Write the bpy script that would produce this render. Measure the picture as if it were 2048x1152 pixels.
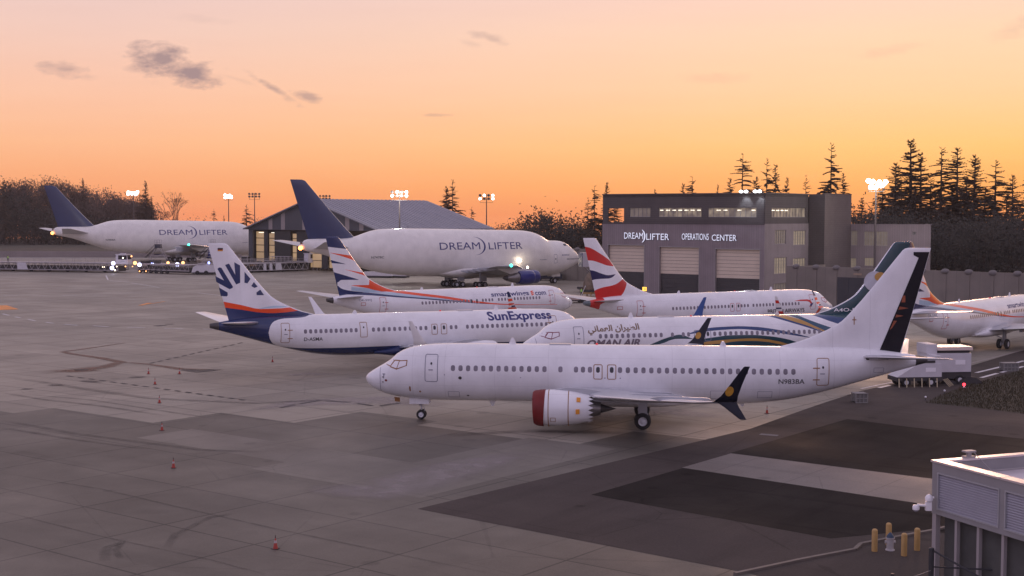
import bpy, bmesh, math, random
from mathutils import Vector, Matrix, geometry
R = math.radians
C = bpy.context.scene.collection
sc = bpy.context.scene
for o in list(bpy.data.objects): bpy.data.objects.remove(o)

def S(r, g, b):                       # sRGB 0-255 -> linear
    f = lambda v: (v/255/12.92) if v/255 <= .04045 else ((v/255+.055)/1.055)**2.4
    return (f(r), f(g), f(b), 1)

# ---------------------------------------------------------------- camera, sky, light, exposure
FOC, CAMH, PIT, ROL = 2686.0, 14.5, R(3.119), 0.00189
cd = bpy.data.cameras.new('camera'); cam = bpy.data.objects.new('camera', cd); C.objects.link(cam)
cd.sensor_width = 36; cd.lens = FOC/2048*36; cd.clip_start = .5; cd.clip_end = 6000
cam.matrix_world = Matrix.Translation((0, 0, CAMH)) @ Matrix.Rotation(R(90)-PIT, 4, 'X') @ Matrix.Rotation(ROL, 4, 'Z')
sc.camera = cam
sc.view_settings.view_transform = 'Standard'; sc.view_settings.look = 'None'
sc.view_settings.exposure = 0.0; sc.view_settings.gamma = 1

world = bpy.data.worlds.new('World'); sc.world = world; world.use_nodes = True
nt = world.node_tree; N = nt.nodes; K = nt.links
for n in list(N): N.remove(n)
def wn(t, **k):
    n = N.new(t)
    for a, b in k.items(): setattr(n, a, b)
    return n
def wm(op, a, b=None, c=None, clamp=False):
    n = N.new('ShaderNodeMath'); n.operation = op; n.use_clamp = clamp
    for i, v in enumerate((a, b, c)):
        if v is None: continue
        if isinstance(v, (int, float)): n.inputs[i].default_value = v
        else: K.new(v, n.inputs[i])
    return n.outputs[0]
def wmix(f, a, b):
    n = N.new('ShaderNodeMix'); n.data_type = 'RGBA'
    for s, v in ((0, f), (6, a), (7, b)):
        if isinstance(v, (int, float, tuple)): n.inputs[s].default_value = v
        else: K.new(v, n.inputs[s])
    return n.outputs[2]
def ramp(fac, stops):
    n = N.new('ShaderNodeValToRGB'); e = n.color_ramp.elements
    e[0].position = stops[0][0]; e[0].color = S(*stops[0][1])
    e[1].position = stops[-1][0]; e[1].color = S(*stops[-1][1])
    for p, c in stops[1:-1]:
        q = e.new(p); q.color = S(*c)
    K.new(fac, n.inputs[0]); return n.outputs[0]
tc = wn('ShaderNodeTexCoord'); sp = wn('ShaderNodeSeparateXYZ'); K.new(tc.outputs['Generated'], sp.inputs[0])
dx, dy, dz = sp.outputs
RT = [(0, (250, 154, 84)), (.02, (255, 176, 92)), (.05, (255, 198, 122)), (.09, (254, 207, 160)), (.13, (253, 213, 178)), (.17, (249, 209, 194)), (.3, (228, 206, 205)), (.6, (200, 188, 206)), (1, (182, 172, 190))]
LT = [(0, (249, 152, 104)), (.02, (253, 168, 114)), (.05, (252, 186, 142)), (.09, (248, 195, 168)), (.13, (240, 200, 186)), (.17, (231, 199, 196)), (.3, (216, 198, 208)), (.6, (198, 186, 208)), (1, (182, 172, 190))]
BT = [(0, (176, 150, 156)), (.06, (194, 170, 186)), (.15, (208, 193, 226)), (.3, (214, 202, 236)), (.6, (200, 190, 226)), (1, (182, 172, 190))]
az = wm('ADD', wm('MULTIPLY', dx, 1.5), .42, clamp=True)
front = wmix(az, ramp(dz, LT), ramp(dz, RT))
fr = wn('ShaderNodeMapRange', interpolation_type='SMOOTHSTEP'); fr.inputs[1].default_value = -.25; fr.inputs[2].default_value = .8
K.new(wm('ADD', wm('MULTIPLY', dy, .97), wm('MULTIPLY', dx, .24)), fr.inputs[0])
skyc = wmix(fr.outputs[0], ramp(dz, BT), front)
# clouds: soft smudges at fixed bearings
cx = wm('DIVIDE', dx, dy); cz = wm('DIVIDE', dz, dy)
cmb = wn('ShaderNodeCombineXYZ'); K.new(cx, cmb.inputs[0]); K.new(wm('MULTIPLY', cz, 2.2), cmb.inputs[1])
no = wn('ShaderNodeTexNoise'); no.inputs['Scale'].default_value = 42; no.inputs['Detail'].default_value = 7; no.inputs['Roughness'].default_value = .62
K.new(cmb.outputs[0], no.inputs['Vector'])
no2 = wn('ShaderNodeTexNoise'); no2.inputs['Scale'].default_value = 9; no2.inputs['Detail'].default_value = 5
mp = wn('ShaderNodeMapping'); mp.inputs['Scale'].default_value = (1, 5, 1); mp.inputs['Rotation'].default_value = (0, 0, .12); K.new(cmb.outputs[0], mp.inputs[0]); K.new(mp.outputs[0], no2.inputs['Vector'])
nn = wm('MULTIPLY', wm('SUBTRACT', no.outputs[0], .5), 3.0)
def cloud(px, py, rx, ry, slope, dens):
    a0, b0 = (px-1024)/FOC, (430-py)/FOC
    a = wm('SUBTRACT', cx, a0); b = wm('ADD', wm('SUBTRACT', cz, b0), wm('MULTIPLY', a, slope))
    q = wm('ADD', wm('POWER', wm('MULTIPLY', a, FOC/rx), 2), wm('POWER', wm('MULTIPLY', b, FOC/ry), 2))
    v = wm('ADD', wm('SUBTRACT', 1.0, wm('SQRT', q)), nn)
    return wm('MULTIPLY', wm('SMOOTH_MIN', wm('MULTIPLY', wm('MAXIMUM', v, 0), 1.15), 1.0, .2), dens)
tot = None
for c in [(325, 124, 78, 34, .12, .9), (378, 150, 84, 32, .15, .95), (345, 138, 70, 36, .2, .9), (290, 140, 50, 12, 0, .35), (135, 146, 50, 17, .05, .6), (185, 158, 40, 8, .1, .2), (545, 178, 50, 11, .6, .6), (618, 196, 42, 11, .25, .6), (985, 82, 44, 13, .3, .36), (945, 92, 30, 7, .2, .15), (872, 232, 36, 4, 0, .3), (410, 45, 70, 10, .1, .1), (1770, 105, 90, 12, -.2, .16), (1420, 160, 80, 12, 0, .13), (2020, 60, 60, 22, -.4, .2), (470, 160, 60, 6, .3, .12)]:
    v = cloud(*c); tot = v if tot is None else wm('MAXIMUM', tot, v)
tot = wm('MULTIPLY', tot, wm('GREATER_THAN', dy, .1))
veil = wm('MULTIPLY', wm('SUBTRACT', no2.outputs[0], .5), .16)
skyc = wmix(wm('MAXIMUM', veil, 0), skyc, S(255, 222, 196)); skyc = wmix(wm('MAXIMUM', wm('MULTIPLY', veil, -1), 0), skyc, S(205, 158, 142))
skyc = wmix(tot, skyc, S(158, 134, 138))
ns = wn('ShaderNodeTexSky', sky_type='NISHITA'); ns.sun_disc = False; ns.sun_elevation = R(.6); ns.sun_rotation = R(14); ns.altitude = 150; ns.dust_density = 2
bg = wn('ShaderNodeBackground'); K.new(skyc, bg.inputs[0]); bg.inputs[1].default_value = 1.03
bn = wn('ShaderNodeBackground'); K.new(ns.outputs[0], bn.inputs[0]); bn.inputs[1].default_value = .012
ad = wn('ShaderNodeAddShader'); K.new(bg.outputs[0], ad.inputs[0]); K.new(bn.outputs[0], ad.inputs[1])
wo = wn('ShaderNodeOutputWorld'); K.new(ad.outputs[0], wo.inputs[0])

sl = bpy.data.lights.new('sun', 'SUN'); sl.energy = .7; sl.angle = R(12); sl.color = (1, .56, .36)
so = bpy.data.objects.new('sun', sl); C.objects.link(so)
so.rotation_euler = Vector((math.sin(R(14)), math.cos(R(14)), math.tan(R(7)))).to_track_quat('Z', 'Y').to_euler()
# ---------------------------------------------------------------- body shapes (metres: x aft of the nose, z above the tyres' contact)
def pchip(pts):
    xs = [p[0] for p in pts]; ys = [p[1] for p in pts]; n = len(xs)
    h = [xs[i+1]-xs[i] for i in range(n-1)]; d = [(ys[i+1]-ys[i])/h[i] for i in range(n-1)]
    m = [0.0]*n
    for i in range(1, n-1):
        if d[i-1]*d[i] > 0:
            w1 = 2*h[i]+h[i-1]; w2 = h[i]+2*h[i-1]
            m[i] = (w1+w2)/(w1/d[i-1]+w2/d[i])
    m[0] = d[0]; m[-1] = d[-1]
    def f(x):
        if x <= xs[0]: return ys[0]
        if x >= xs[-1]: return ys[-1]
        lo, hi = 0, n-1
        while hi-lo > 1:
            k = (lo+hi)//2
            if xs[k] <= x: lo = k
            else: hi = k
        t = (x-xs[lo])/h[lo]; t2 = t*t; t3 = t2*t
        return (2*t3-3*t2+1)*ys[lo]+(t3-2*t2+t)*h[lo]*m[lo]+(-2*t3+3*t2)*ys[lo+1]+(t3-t2)*h[lo]*m[lo+1]
    return f

class Body:
    # a fuselage: crown, keel, half breadth and height of the widest line along x
    def __init__(s, top, bot, wid, mid=0.53, e=2.15):
        s.t, s.b, s.w = pchip(top), pchip(bot), pchip(wid)
        s.mid = pchip(mid) if isinstance(mid, list) else (lambda x: mid)
        s.e = e if callable(e) else (lambda x: e); s.x1 = top[-1][0]
    def half(s, x, z):
        t, b, w = s.t(x), s.b(x), s.w(x); c = b+(t-b)*s.mid(x)
        a = (t-c) if z > c else (c-b)
        q = min(abs(z-c)/max(a, 1e-6), 1.0); e = s.e(x)
        return w*max(0.0, 1-q**e)**(1/e)
    def ring(s, x, n):
        t, b, w = s.t(x), s.b(x), s.w(x); c = b+(t-b)*s.mid(x); e = s.e(x); out = []
        for k in range(n):
            a = 2*math.pi*k/n; ca, sa = math.cos(a), math.sin(a)
            y = w*math.copysign(abs(sa)**(2/e), sa); dz = math.copysign(abs(ca)**(2/e), ca)
            out.append((y, c+dz*((t-c) if dz > 0 else (c-b))))
        return out

def sq(x, a): return a*math.sqrt(max(x, 0))
J = Body(
    [(0, 2.93), (.12, 3.13), (.4, 3.36), (.9, 3.68), (1.5, 4.03), (1.9, 4.3), (2.35, 4.72), (2.8, 4.96), (3.4, 5.15), (4.3, 5.3), (5.5, 5.39), (7.5, 5.43), (12, 5.43), (30, 5.43), (33, 5.42), (35, 5.34), (37, 5.12), (38.2, 4.93), (38.9, 4.8)],
    [(0, 2.93), (.12, 2.62), (.4, 2.33), (.9, 2.03), (1.5, 1.8), (2.4, 1.6), (3.5, 1.48), (5, 1.41), (7.5, 1.39), (24.5, 1.39), (26, 1.41), (27.5, 1.5), (29.2, 1.71), (31, 2.08), (33, 2.62), (35, 3.22), (37, 3.83), (38.2, 4.18), (38.9, 4.42)],
    [(0, 0), (.12, .28), (.4, .58), (.9, .92), (1.5, 1.19), (2.4, 1.46), (3.5, 1.66), (5, 1.81), (7, 1.88), (24.5, 1.88), (27, 1.84), (29, 1.72), (31, 1.5), (33, 1.18), (35, .83), (37, .48), (38.2, .3), (38.9, .2)], .5, 2.12)
D = Body(
    [(0, 5.2), (.25, 5.55), (1, 6.15), (2, 6.85), (3, 7.55), (4, 8.3), (5, 8.85), (6, 9.2), (7, 9.33), (8.6, 9.38), (10, 9.55), (11, 10.0), (12.2, 10.65), (13.6, 11.15), (15.4, 11.5), (18, 11.68), (22, 11.75), (35, 12.0), (46, 12.15), (50.5, 12.08), (53, 11.8), (55, 11.25), (57, 10.65), (59, 10.35), (61, 10.28), (65, 10.27), (67.3, 10.2), (68.3, 9.9), (68.8, 9.2)],
    [(0, 5.2), (.25, 4.85), (1, 4.4), (2, 3.95), (3, 3.55), (4.5, 2.95), (6, 2.45), (8, 2.0), (11, 1.75), (14, 1.68), (22, 1.85), (32, 2.1), (40, 2.35), (47, 2.78), (51, 3.3), (54, 3.95), (58, 5.15), (63.7, 7.05), (67, 7.75), (68.3, 8.1), (68.8, 8.6)],
    [(0, 0), (.25, .45), (1, 1.05), (2, 1.65), (3, 2.15), (4.5, 2.7), (6, 3.05), (9, 3.3), (11, 3.55), (13, 3.95), (16, 4.18), (20, 4.2), (44, 4.2), (48, 3.95), (52, 3.35), (56, 2.6), (60, 1.95), (64, 1.3), (67, .8), (68.3, .5), (68.8, .15)],
    [(0, .45), (3, .42), (7, .4), (10, .42), (14, .47), (50, .47), (58, .5), (68.8, .5)], 2.25)
# ---------------------------------------------------------------- where things stand
def ss(t): t = min(max(t, 0), 1); return t*t*(3-2*t)
def gz(Y): return -.45*ss((Y-98)/37)+1.05*ss((Y-345)/45)
def ray(px, py):                      # bearing of a point of the place as measured from the camera's spot
    a, b = px-1024, py-576; cr, sr = math.cos(ROL), math.sin(ROL)
    x = a*cr+b*sr; y = -a*sr+b*cr; c, s = math.cos(PIT), math.sin(PIT); U = -y/FOC
    return Vector((x/FOC, c+U*s, -s+U*c))
def at(px, py, Y): r = ray(px, py); t = Y/r.y; return Vector((r.x*t, Y, CAMH+r.z*t))
def gp(px, py):
    r = ray(px, py); t = -CAMH/r.z
    for _ in range(12): t = (gz(r.y*t)-CAMH)/r.z
    return Vector((r.x*t, r.y*t, gz(r.y*t)))
UX, UY = Vector((.7934, -.6088, 0)), Vector((.6088, .7934, 0))    # the apron's slab grid
def uv(u, v): return (u*.7934+v*.6088, -u*.6088+v*.7934)

# ---------------------------------------------------------------- objects
def label(o, lab=None, cat=None, group=None, kind=None):
    if lab: o['label'] = lab
    if cat: o['category'] = cat
    if group: o['group'] = group
    if kind: o['kind'] = kind
    return o
def empty(name, loc, rz=0, lab=None, cat=None, group=None):
    o = bpy.data.objects.new(name, None); C.objects.link(o); o.location = loc; o.rotation_euler = (0, 0, rz); o.empty_display_size = .5
    return label(o, lab, cat, group)
class MB:
    def __init__(s): s.v = []; s.f = []; s.m = []
    def add(s, vs, fs, m=0):
        k = len(s.v); s.v += [tuple(p) for p in vs]; s.f += [tuple(i+k for i in f) for f in fs]; s.m += [m]*len(fs); return s
    def box(s, x0, x1, y0, y1, z0, z1, m=0, M=None):
        v = [Vector((x, y, z)) for x in (x0, x1) for y in (y0, y1) for z in (z0, z1)]
        if M: v = [M @ p for p in v]
        return s.add(v, [(0, 1, 3, 2), (4, 6, 7, 5), (0, 4, 5, 1), (2, 3, 7, 6), (0, 2, 6, 4), (1, 5, 7, 3)], m)
    def bar(s, p, q, r0, r1=None, n=8, m=0, cap=True):
        p, q = Vector(p), Vector(q); r1 = r0 if r1 is None else r1
        d = (q-p).normalized(); a = d.orthogonal().normalized(); b = d.cross(a); v = []
        for c, r in ((p, r0), (q, r1)):
            for k in range(n):
                t = 2*math.pi*(k+.5)/n; v.append(c+(a*math.cos(t)+b*math.sin(t))*r)
        f = [(k, (k+1) % n, n+(k+1) % n, n+k) for k in range(n)]
        if cap: f += [tuple(range(n-1, -1, -1)), tuple(range(n, 2*n))]
        return s.add(v, f, m)
    def lathe(s, prof, n=24, o=(0, 0, 0), ax='z', m=0, close=True):   # prof = [(along, radius)]
        o = Vector(o); v = []
        for h, r in prof:
            for k in range(n):
                t = 2*math.pi*k/n; c, d = r*math.cos(t), r*math.sin(t)
                v.append(o+Vector({'z': (c, d, h), 'x': (h, c, d), 'y': (d, h, c)}[ax]))
        f = []
        for i in range(len(prof)-1):
            for k in range(n): f.append((i*n+k, i*n+(k+1) % n, (i+1)*n+(k+1) % n, (i+1)*n+k))
        if close: f += [tuple(range(n-1, -1, -1)), tuple((len(prof)-1)*n+k for k in range(n))]
        return s.add(v, f, m)
    def ball(s, c, r, m=0, n=10, sz=1.0):
        pr = [(-r*sz*math.cos(math.pi*i/n), max(r*math.sin(math.pi*i/n), .001)) for i in range(n+1)]
        return s.lathe(pr, n+4, c, 'z', m, False)
    def prism(s, poly, d0, d1, M=None, m=0):       # polygon in (x, z), thick along y
        n = len(poly); v = [Vector((x, d0, z)) for x, z in poly]+[Vector((x, d1, z)) for x, z in poly]
        if M: v = [M @ p for p in v]
        t = geometry.tessellate_polygon([[Vector((x, z, 0)) for x, z in poly]])
        f = [tuple(q) for q in t]+[tuple(i+n for i in reversed(q)) for q in t]+[(k, (k+1) % n, n+(k+1) % n, n+k) for k in range(n)]
        return s.add(v, f, m)
    def build(s, name, mats, parent=None, smooth=None, fix=True):
        me = bpy.data.meshes.new(name); me.from_pydata(s.v, [], s.f)
        for m in (mats if isinstance(mats, (list, tuple)) else [mats]): me.materials.append(m)
        me.polygons.foreach_set('material_index', s.m)
        if fix:
            b = bmesh.new(); b.from_mesh(me); bmesh.ops.recalc_face_normals(b, faces=b.faces); b.to_mesh(me); b.free()
        if smooth is not None:
            me.polygons.foreach_set('use_smooth', [True]*len(me.polygons)); me.set_sharp_from_angle(angle=R(smooth))
        me.update(); o = bpy.data.objects.new(name, me); C.objects.link(o)
        if parent: o.parent = parent
        return o

# ---------------------------------------------------------------- materials
def mat(name, col, rough=.5, metal=0, emit=0, ecol=None, var=0, vs=1.0, bump=0, bs=8.0, coat=0, spec=.5, stretch=None, detail=5):
    m = bpy.data.materials.new(name); m.use_nodes = True; t = m.node_tree; b = t.nodes['Principled BSDF']
    col = tuple(col[:3])+(1,)
    b.inputs['Base Color'].default_value = col; b.inputs['Roughness'].default_value = rough; b.inputs['Metallic'].default_value = metal
    b.inputs['Specular IOR Level'].default_value = spec
    if coat: b.inputs['Coat Weight'].default_value = coat; b.inputs['Coat Roughness'].default_value = .12
    if emit: b.inputs['Emission Color'].default_value = tuple((ecol or col)[:3])+(1,); b.inputs['Emission Strength'].default_value = emit
    if var or bump:
        c = t.nodes.new('ShaderNodeTexCoord'); n = t.nodes.new('ShaderNodeTexNoise'); n.inputs['Scale'].default_value = vs; n.inputs['Detail'].default_value = detail
        src = c.outputs['Object']
        if stretch:
            q = t.nodes.new('ShaderNodeMapping'); q.inputs['Scale'].default_value = stretch; t.links.new(src, q.inputs[0]); src = q.outputs[0]
        t.links.new(src, n.inputs['Vector'])
        if var:
            mr = t.nodes.new('ShaderNodeMapRange'); mr.inputs[1].default_value = .3; mr.inputs[2].default_value = .7; mr.inputs[3].default_value = 1-var; mr.inputs[4].default_value = 1+var
            t.links.new(n.outputs[0], mr.inputs[0]); x = t.nodes.new('ShaderNodeVectorMath'); x.operation = 'SCALE'; x.inputs[0].default_value = col[:3]
            t.links.new(mr.outputs[0], x.inputs['Scale']); t.links.new(x.outputs[0], b.inputs['Base Color'])
        if bump:
            n2 = t.nodes.new('ShaderNodeTexNoise'); n2.inputs['Scale'].default_value = bs; n2.inputs['Detail'].default_value = 4; t.links.new(src, n2.inputs['Vector'])
            u = t.nodes.new('ShaderNodeBump'); u.inputs['Strength'].default_value = bump; u.inputs['Distance'].default_value = .05
            t.links.new(n2.outputs[0], u.inputs['Height']); t.links.new(u.outputs[0], b.inputs['Normal'])
    return m
def paint(name, base, bands, L=40.0, H=16.0, rough=.24, lines=()):
    # a livery: each band = (colour, x from, x to, lower edge [(x, z)], upper edge [(x, z)]) in the aircraft's own metres
    m = bpy.data.materials.new(name); m.use_nodes = True; t = m.node_tree; b = t.nodes['Principled BSDF']
    b.inputs['Roughness'].default_value = rough; b.inputs['Coat Weight'].default_value = .35; b.inputs['Coat Roughness'].default_value = .15
    c = t.nodes.new('ShaderNodeTexCoord'); s = t.nodes.new('ShaderNodeSeparateXYZ'); t.links.new(c.outputs['Object'], s.inputs[0])
    def mth(op, a, q):
        n = t.nodes.new('ShaderNodeMath'); n.operation = op
        for i, v in enumerate((a, q)):
            if isinstance(v, (int, float)): n.inputs[i].default_value = v
            else: t.links.new(v, n.inputs[i])
        return n.outputs[0]
    xn = mth('DIVIDE', s.outputs[0], L); zn = mth('DIVIDE', s.outputs[2], H)
    def curve(pts):
        n = t.nodes.new('ShaderNodeFloatCurve'); cu = n.mapping.curves[0]; n.mapping.use_clip = False
        f = pchip([(p[0], p[1]) for p in sorted(pts)]) if len(pts) > 2 else None
        pts = sorted(pts); x0, x1 = pts[0][0], pts[-1][0]
        q = [pts[0]] if f else pts
        if f:
            for u, w in zip(pts, pts[1:]):
                for i in (1, 2, 3): g = u[0]+(w[0]-u[0])*i/3; q.append((g, f(g)))
        cu.points[0].location = (q[0][0]/L, q[0][1]/H); cu.points[1].location = (q[-1][0]/L, q[-1][1]/H)
        for p in q[1:-1]: cu.points.new(p[0]/L, p[1]/H)
        for p in cu.points: p.handle_type = 'VECTOR'
        n.mapping.update(); t.links.new(xn, n.inputs[1]); return n.outputs[0]
    nz = t.nodes.new('ShaderNodeTexNoise'); nz.inputs['Scale'].default_value = .55; nz.inputs['Detail'].default_value = 6; t.links.new(c.outputs['Object'], nz.inputs['Vector'])
    mr = t.nodes.new('ShaderNodeMapRange'); mr.inputs[1].default_value = .3; mr.inputs[2].default_value = .7; mr.inputs[3].default_value = .9; mr.inputs[4].default_value = 1.04
    t.links.new(nz.outputs[0], mr.inputs[0])
    cur = t.nodes.new('ShaderNodeRGB'); cur.outputs[0].default_value = tuple(base[:3])+(1,); cur = cur.outputs[0]
    for col, x0, x1, lo, hi in bands:
        k = mth('MULTIPLY', mth('GREATER_THAN', s.outputs[0], x0), mth('LESS_THAN', s.outputs[0], x1))
        if lo: k = mth('MULTIPLY', k, mth('GREATER_THAN', zn, curve(lo)))
        if hi: k = mth('MULTIPLY', k, mth('LESS_THAN', zn, curve(hi)))
        x = t.nodes.new('ShaderNodeMix'); x.data_type = 'RGBA'; t.links.new(k, x.inputs[0]); t.links.new(cur, x.inputs[6]); x.inputs[7].default_value = tuple(col[:3])+(1,); cur = x.outputs[2]
    for x0 in lines:                      # skin joints
        k = mth('LESS_THAN', mth('ABSOLUTE', mth('SUBTRACT', s.outputs[0], x0), 0), .018)
        x = t.nodes.new('ShaderNodeMix'); x.data_type = 'RGBA'; t.links.new(mth('MULTIPLY', k, .16), x.inputs[0]); t.links.new(cur, x.inputs[6]); x.inputs[7].default_value = (.2, .19, .2, 1); cur = x.outputs[2]
    for z0 in (4.62, 2.62):
        k = mth('LESS_THAN', mth('ABSOLUTE', mth('SUBTRACT', s.outputs[2], z0), 0), .012)
        x = t.nodes.new('ShaderNodeMix'); x.data_type = 'RGBA'; t.links.new(mth('MULTIPLY', k, .16), x.inputs[0]); t.links.new(cur, x.inputs[6]); x.inputs[7].default_value = (.2, .19, .2, 1); cur = x.outputs[2]
    q = t.nodes.new('ShaderNodeMapping'); q.inputs['Scale'].default_value = (2.2, 1, .22); t.links.new(c.outputs['Object'], q.inputs[0])   # run-off streaks
    n2 = t.nodes.new('ShaderNodeTexNoise'); n2.inputs['Scale'].default_value = 1.6; n2.inputs['Detail'].default_value = 5; t.links.new(q.outputs[0], n2.inputs['Vector'])
    m2 = t.nodes.new('ShaderNodeMapRange'); m2.inputs[1].default_value = .52; m2.inputs[2].default_value = .75; m2.inputs[3].default_value = 1; m2.inputs[4].default_value = .95; t.links.new(n2.outputs[0], m2.inputs[0])
    v = t.nodes.new('ShaderNodeVectorMath'); v.operation = 'SCALE'; t.links.new(cur, v.inputs[0]); t.links.new(mth('MULTIPLY', mr.outputs[0], m2.outputs[0]), v.inputs['Scale']); t.links.new(v.outputs[0], b.inputs['Base Color'])
    return m

WHITE = (.85, .845, .855); NAVY = (.01, .026, .11); ORG = (.86, .075, .012); TEAL = (.004, .05, .07); BLU = (.006, .04, .15); GOLD = (.5, .27, .06); RED = (.62, .018, .014)
M_white = paint('white_paint', WHITE, [], lines=(3.6, 5.9, 9.4, 13.1, 21.6, 25.2, 28.9, 32.6, 35.1))
M_wing = mat('wing_grey', (.46, .47, .5), .34, var=.08, vs=.5, coat=.2)
M_lead = mat('bare_metal_edge', (.75, .73, .74), .22, .9, var=.06, vs=1)
M_tyre = mat('tyre_rubber', (.018, .018, .019), .8, var=.2, vs=3)
M_hub = mat('wheel_hub', (.62, .62, .64), .4, var=.05, vs=6)
M_strut = mat('gear_steel', (.42, .42, .44), .4, .3)
M_dark = mat('dark_metal', (.09, .085, .085), .45, .6, var=.15, vs=3)
M_nozzle = mat('nozzle_metal', (.3, .28, .27), .38, .85, var=.15, vs=3)
M_redcov = mat('red_cover', (.17, .006, .006), .6, var=.12, vs=2)
M_pane = mat('cabin_pane', (.2, .18, .215), .25, var=.25, vs=1.7, detail=2)
M_pane2 = mat('dark_pane', (.03, .03, .04), .15)
M_blind = mat('white_blind', (.86, .84, .86), .3)
M_tape = mat('brown_tape', (.3, .13, .035), .6)
M_line = mat('grey_line', (.2, .2, .26), .6)
M_redline = mat('red_line', (.45, .05, .04), .6)
M_black = mat('black_lettering', (.03, .03, .035), .5)
M_orange = mat('orange_tape', (.75, .3, .03), .5)
M_navy = mat('navy_paint', NAVY, .35, coat=.3, var=.1, vs=.8)
M_navy2 = mat('navy_lettering', (.025, .03, .16), .4)
M_org = mat('orange_paint', ORG, .4)
M_beacon = mat('red_beacon', (.6, .02, .02), .3, emit=.5)
# ---------------------------------------------------------------- decals laid on an aircraft's skin
def rrect(x0, x1, z0, z1, r, n=4):
    p = []
    for cx, cz, a0 in ((x1-r, z1-r, 0), (x0+r, z1-r, 90), (x0+r, z0+r, 180), (x1-r, z0+r, 270)):
        for k in range(n+1):
            a = R(a0+90*k/n); p.append((cx+r*math.cos(a), cz+r*math.sin(a)))
    return p
def ell(cx, cz, rx, rz, rot=0, n=24):
    c, s = math.cos(R(rot)), math.sin(R(rot)); o = []
    for k in range(n):
        a = 2*math.pi*k/n; x, z = rx*math.cos(a), rz*math.sin(a); o.append((cx+x*c-z*s, cz+x*s+z*c))
    return o
def flat(polys):                       # list of loops groups -> (verts, faces)
    V, F = [], []
    for g in polys:
        g = g if isinstance(g[0][0], (tuple, list)) else [g]
        t = geometry.tessellate_polygon([[Vector((x, z, 0)) for x, z in l] for l in g]); k = len(V)
        for l in g: V += list(l)
        F += [tuple(i+k for i in q) for q in t]
    return V, F
_tc = {}
def text2(s, bold=0.0, shear=0.0, space=1.0):
    key = (s, bold, shear, space)
    if key in _tc: return _tc[key]
    cu = bpy.data.curves.new('t', 'FONT'); cu.body = s; cu.size = 1; cu.offset = bold; cu.shear = shear; cu.space_character = space; cu.resolution_u = 3; cu.fill_mode = 'BOTH'
    o = bpy.data.objects.new('t', cu); C.objects.link(o); dg = bpy.context.evaluated_depsgraph_get(); dg.update()
    me = bpy.data.meshes.new_from_object(o.evaluated_get(dg)); V = [(v.co.x, v.co.y) for v in me.vertices]; F = [tuple(p.vertices) for p in me.polygons]
    bpy.data.objects.remove(o); bpy.data.curves.remove(cu); bpy.data.meshes.remove(me); _tc[key] = (V, F); return V, F
def fit(vf, x0, x1, z0, z1):           # x0 -> the text's start
    V, F = vf; a, b = min(v[0] for v in V), max(v[0] for v in V); c, d = min(v[1] for v in V), max(v[1] for v in V)
    return [(x0+(x1-x0)*(v[0]-a)/(b-a), z0+(z1-z0)*(v[1]-c)/(d-c)) for v in V], F
def shearx(vf, zl, k): return [(x+(z-zl)*k, z) for x, z in vf[0]], vf[1]
def decal(name, vf, m, parent, surf, side, off=.008, dzc=.18, dxc=1.0):
    V, F = vf
    if not F: return None
    b = bmesh.new(); vs = [b.verts.new((x, z, 0)) for x, z in V]
    for f in F:
        try: b.faces.new([vs[i] for i in f])
        except ValueError: pass
    for ax, st in ((1, dzc), (0, dxc)):
        if not st: continue
        lo = min(v.co[ax] for v in b.verts); hi = max(v.co[ax] for v in b.verts); c = math.ceil(lo/st)*st
        while c < hi:
            n = [0, 0, 0]; n[ax] = 1; p = [0, 0, 0]; p[ax] = c
            bmesh.ops.bisect_plane(b, geom=b.verts[:]+b.edges[:]+b.faces[:], plane_co=p, plane_no=n, dist=1e-5); c += st
    for v in b.verts: x, z = v.co.x, v.co.y; v.co = (x, side*(surf(x, z)+off), z)
    me = bpy.data.meshes.new(name); b.to_mesh(me); b.free(); me.materials.append(m)
    me.polygons.foreach_set('use_smooth', [True]*len(me.polygons))
    o = bpy.data.objects.new(name, me); C.objects.link(o); o.parent = parent; return o
def frame(x0, x1, z0, z1, r, w): return flat([[rrect(x0, x1, z0, z1, r), list(reversed(rrect(x0+w, x1-w, z0+w, z1-w, max(r-w, .01))))]])

# ---------------------------------------------------------------- aircraft pieces
def hull(name, body, m, parent, x0=0, x1=None, n=56, nst=90, nose=.6):
    x1 = body.x1 if x1 is None else x1; xs = []
    k = 14 if x0 == 0 else 0
    for i in range(k): xs.append(nose*(i/k)**2)
    a = nose if k else x0
    xs += [a+(x1-a)*i/nst for i in range(nst+1)]
    mb = MB(); V = []
    for x in xs: V += [(x, y, z) for y, z in body.ring(max(x, .0005), n)]
    F = []
    for i in range(len(xs)-1):
        for j in range(n): F.append((i*n+j, i*n+(j+1) % n, (i+1)*n+(j+1) % n, (i+1)*n+j))
    F += [tuple(range(n)), tuple((len(xs)-1)*n+j for j in range(n-1, -1, -1))]
    mb.add(V, F); return mb.build(name, m, parent, 60)
def foil(u, tr): return 5*tr*(.2969*math.sqrt(u)-.126*u-.3516*u*u+.2843*u**3-.1036*u**4)
US = [0, .004, .015, .035, .07, .13, .22, .33, .46, .6, .75, .88, 1.0]
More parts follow.
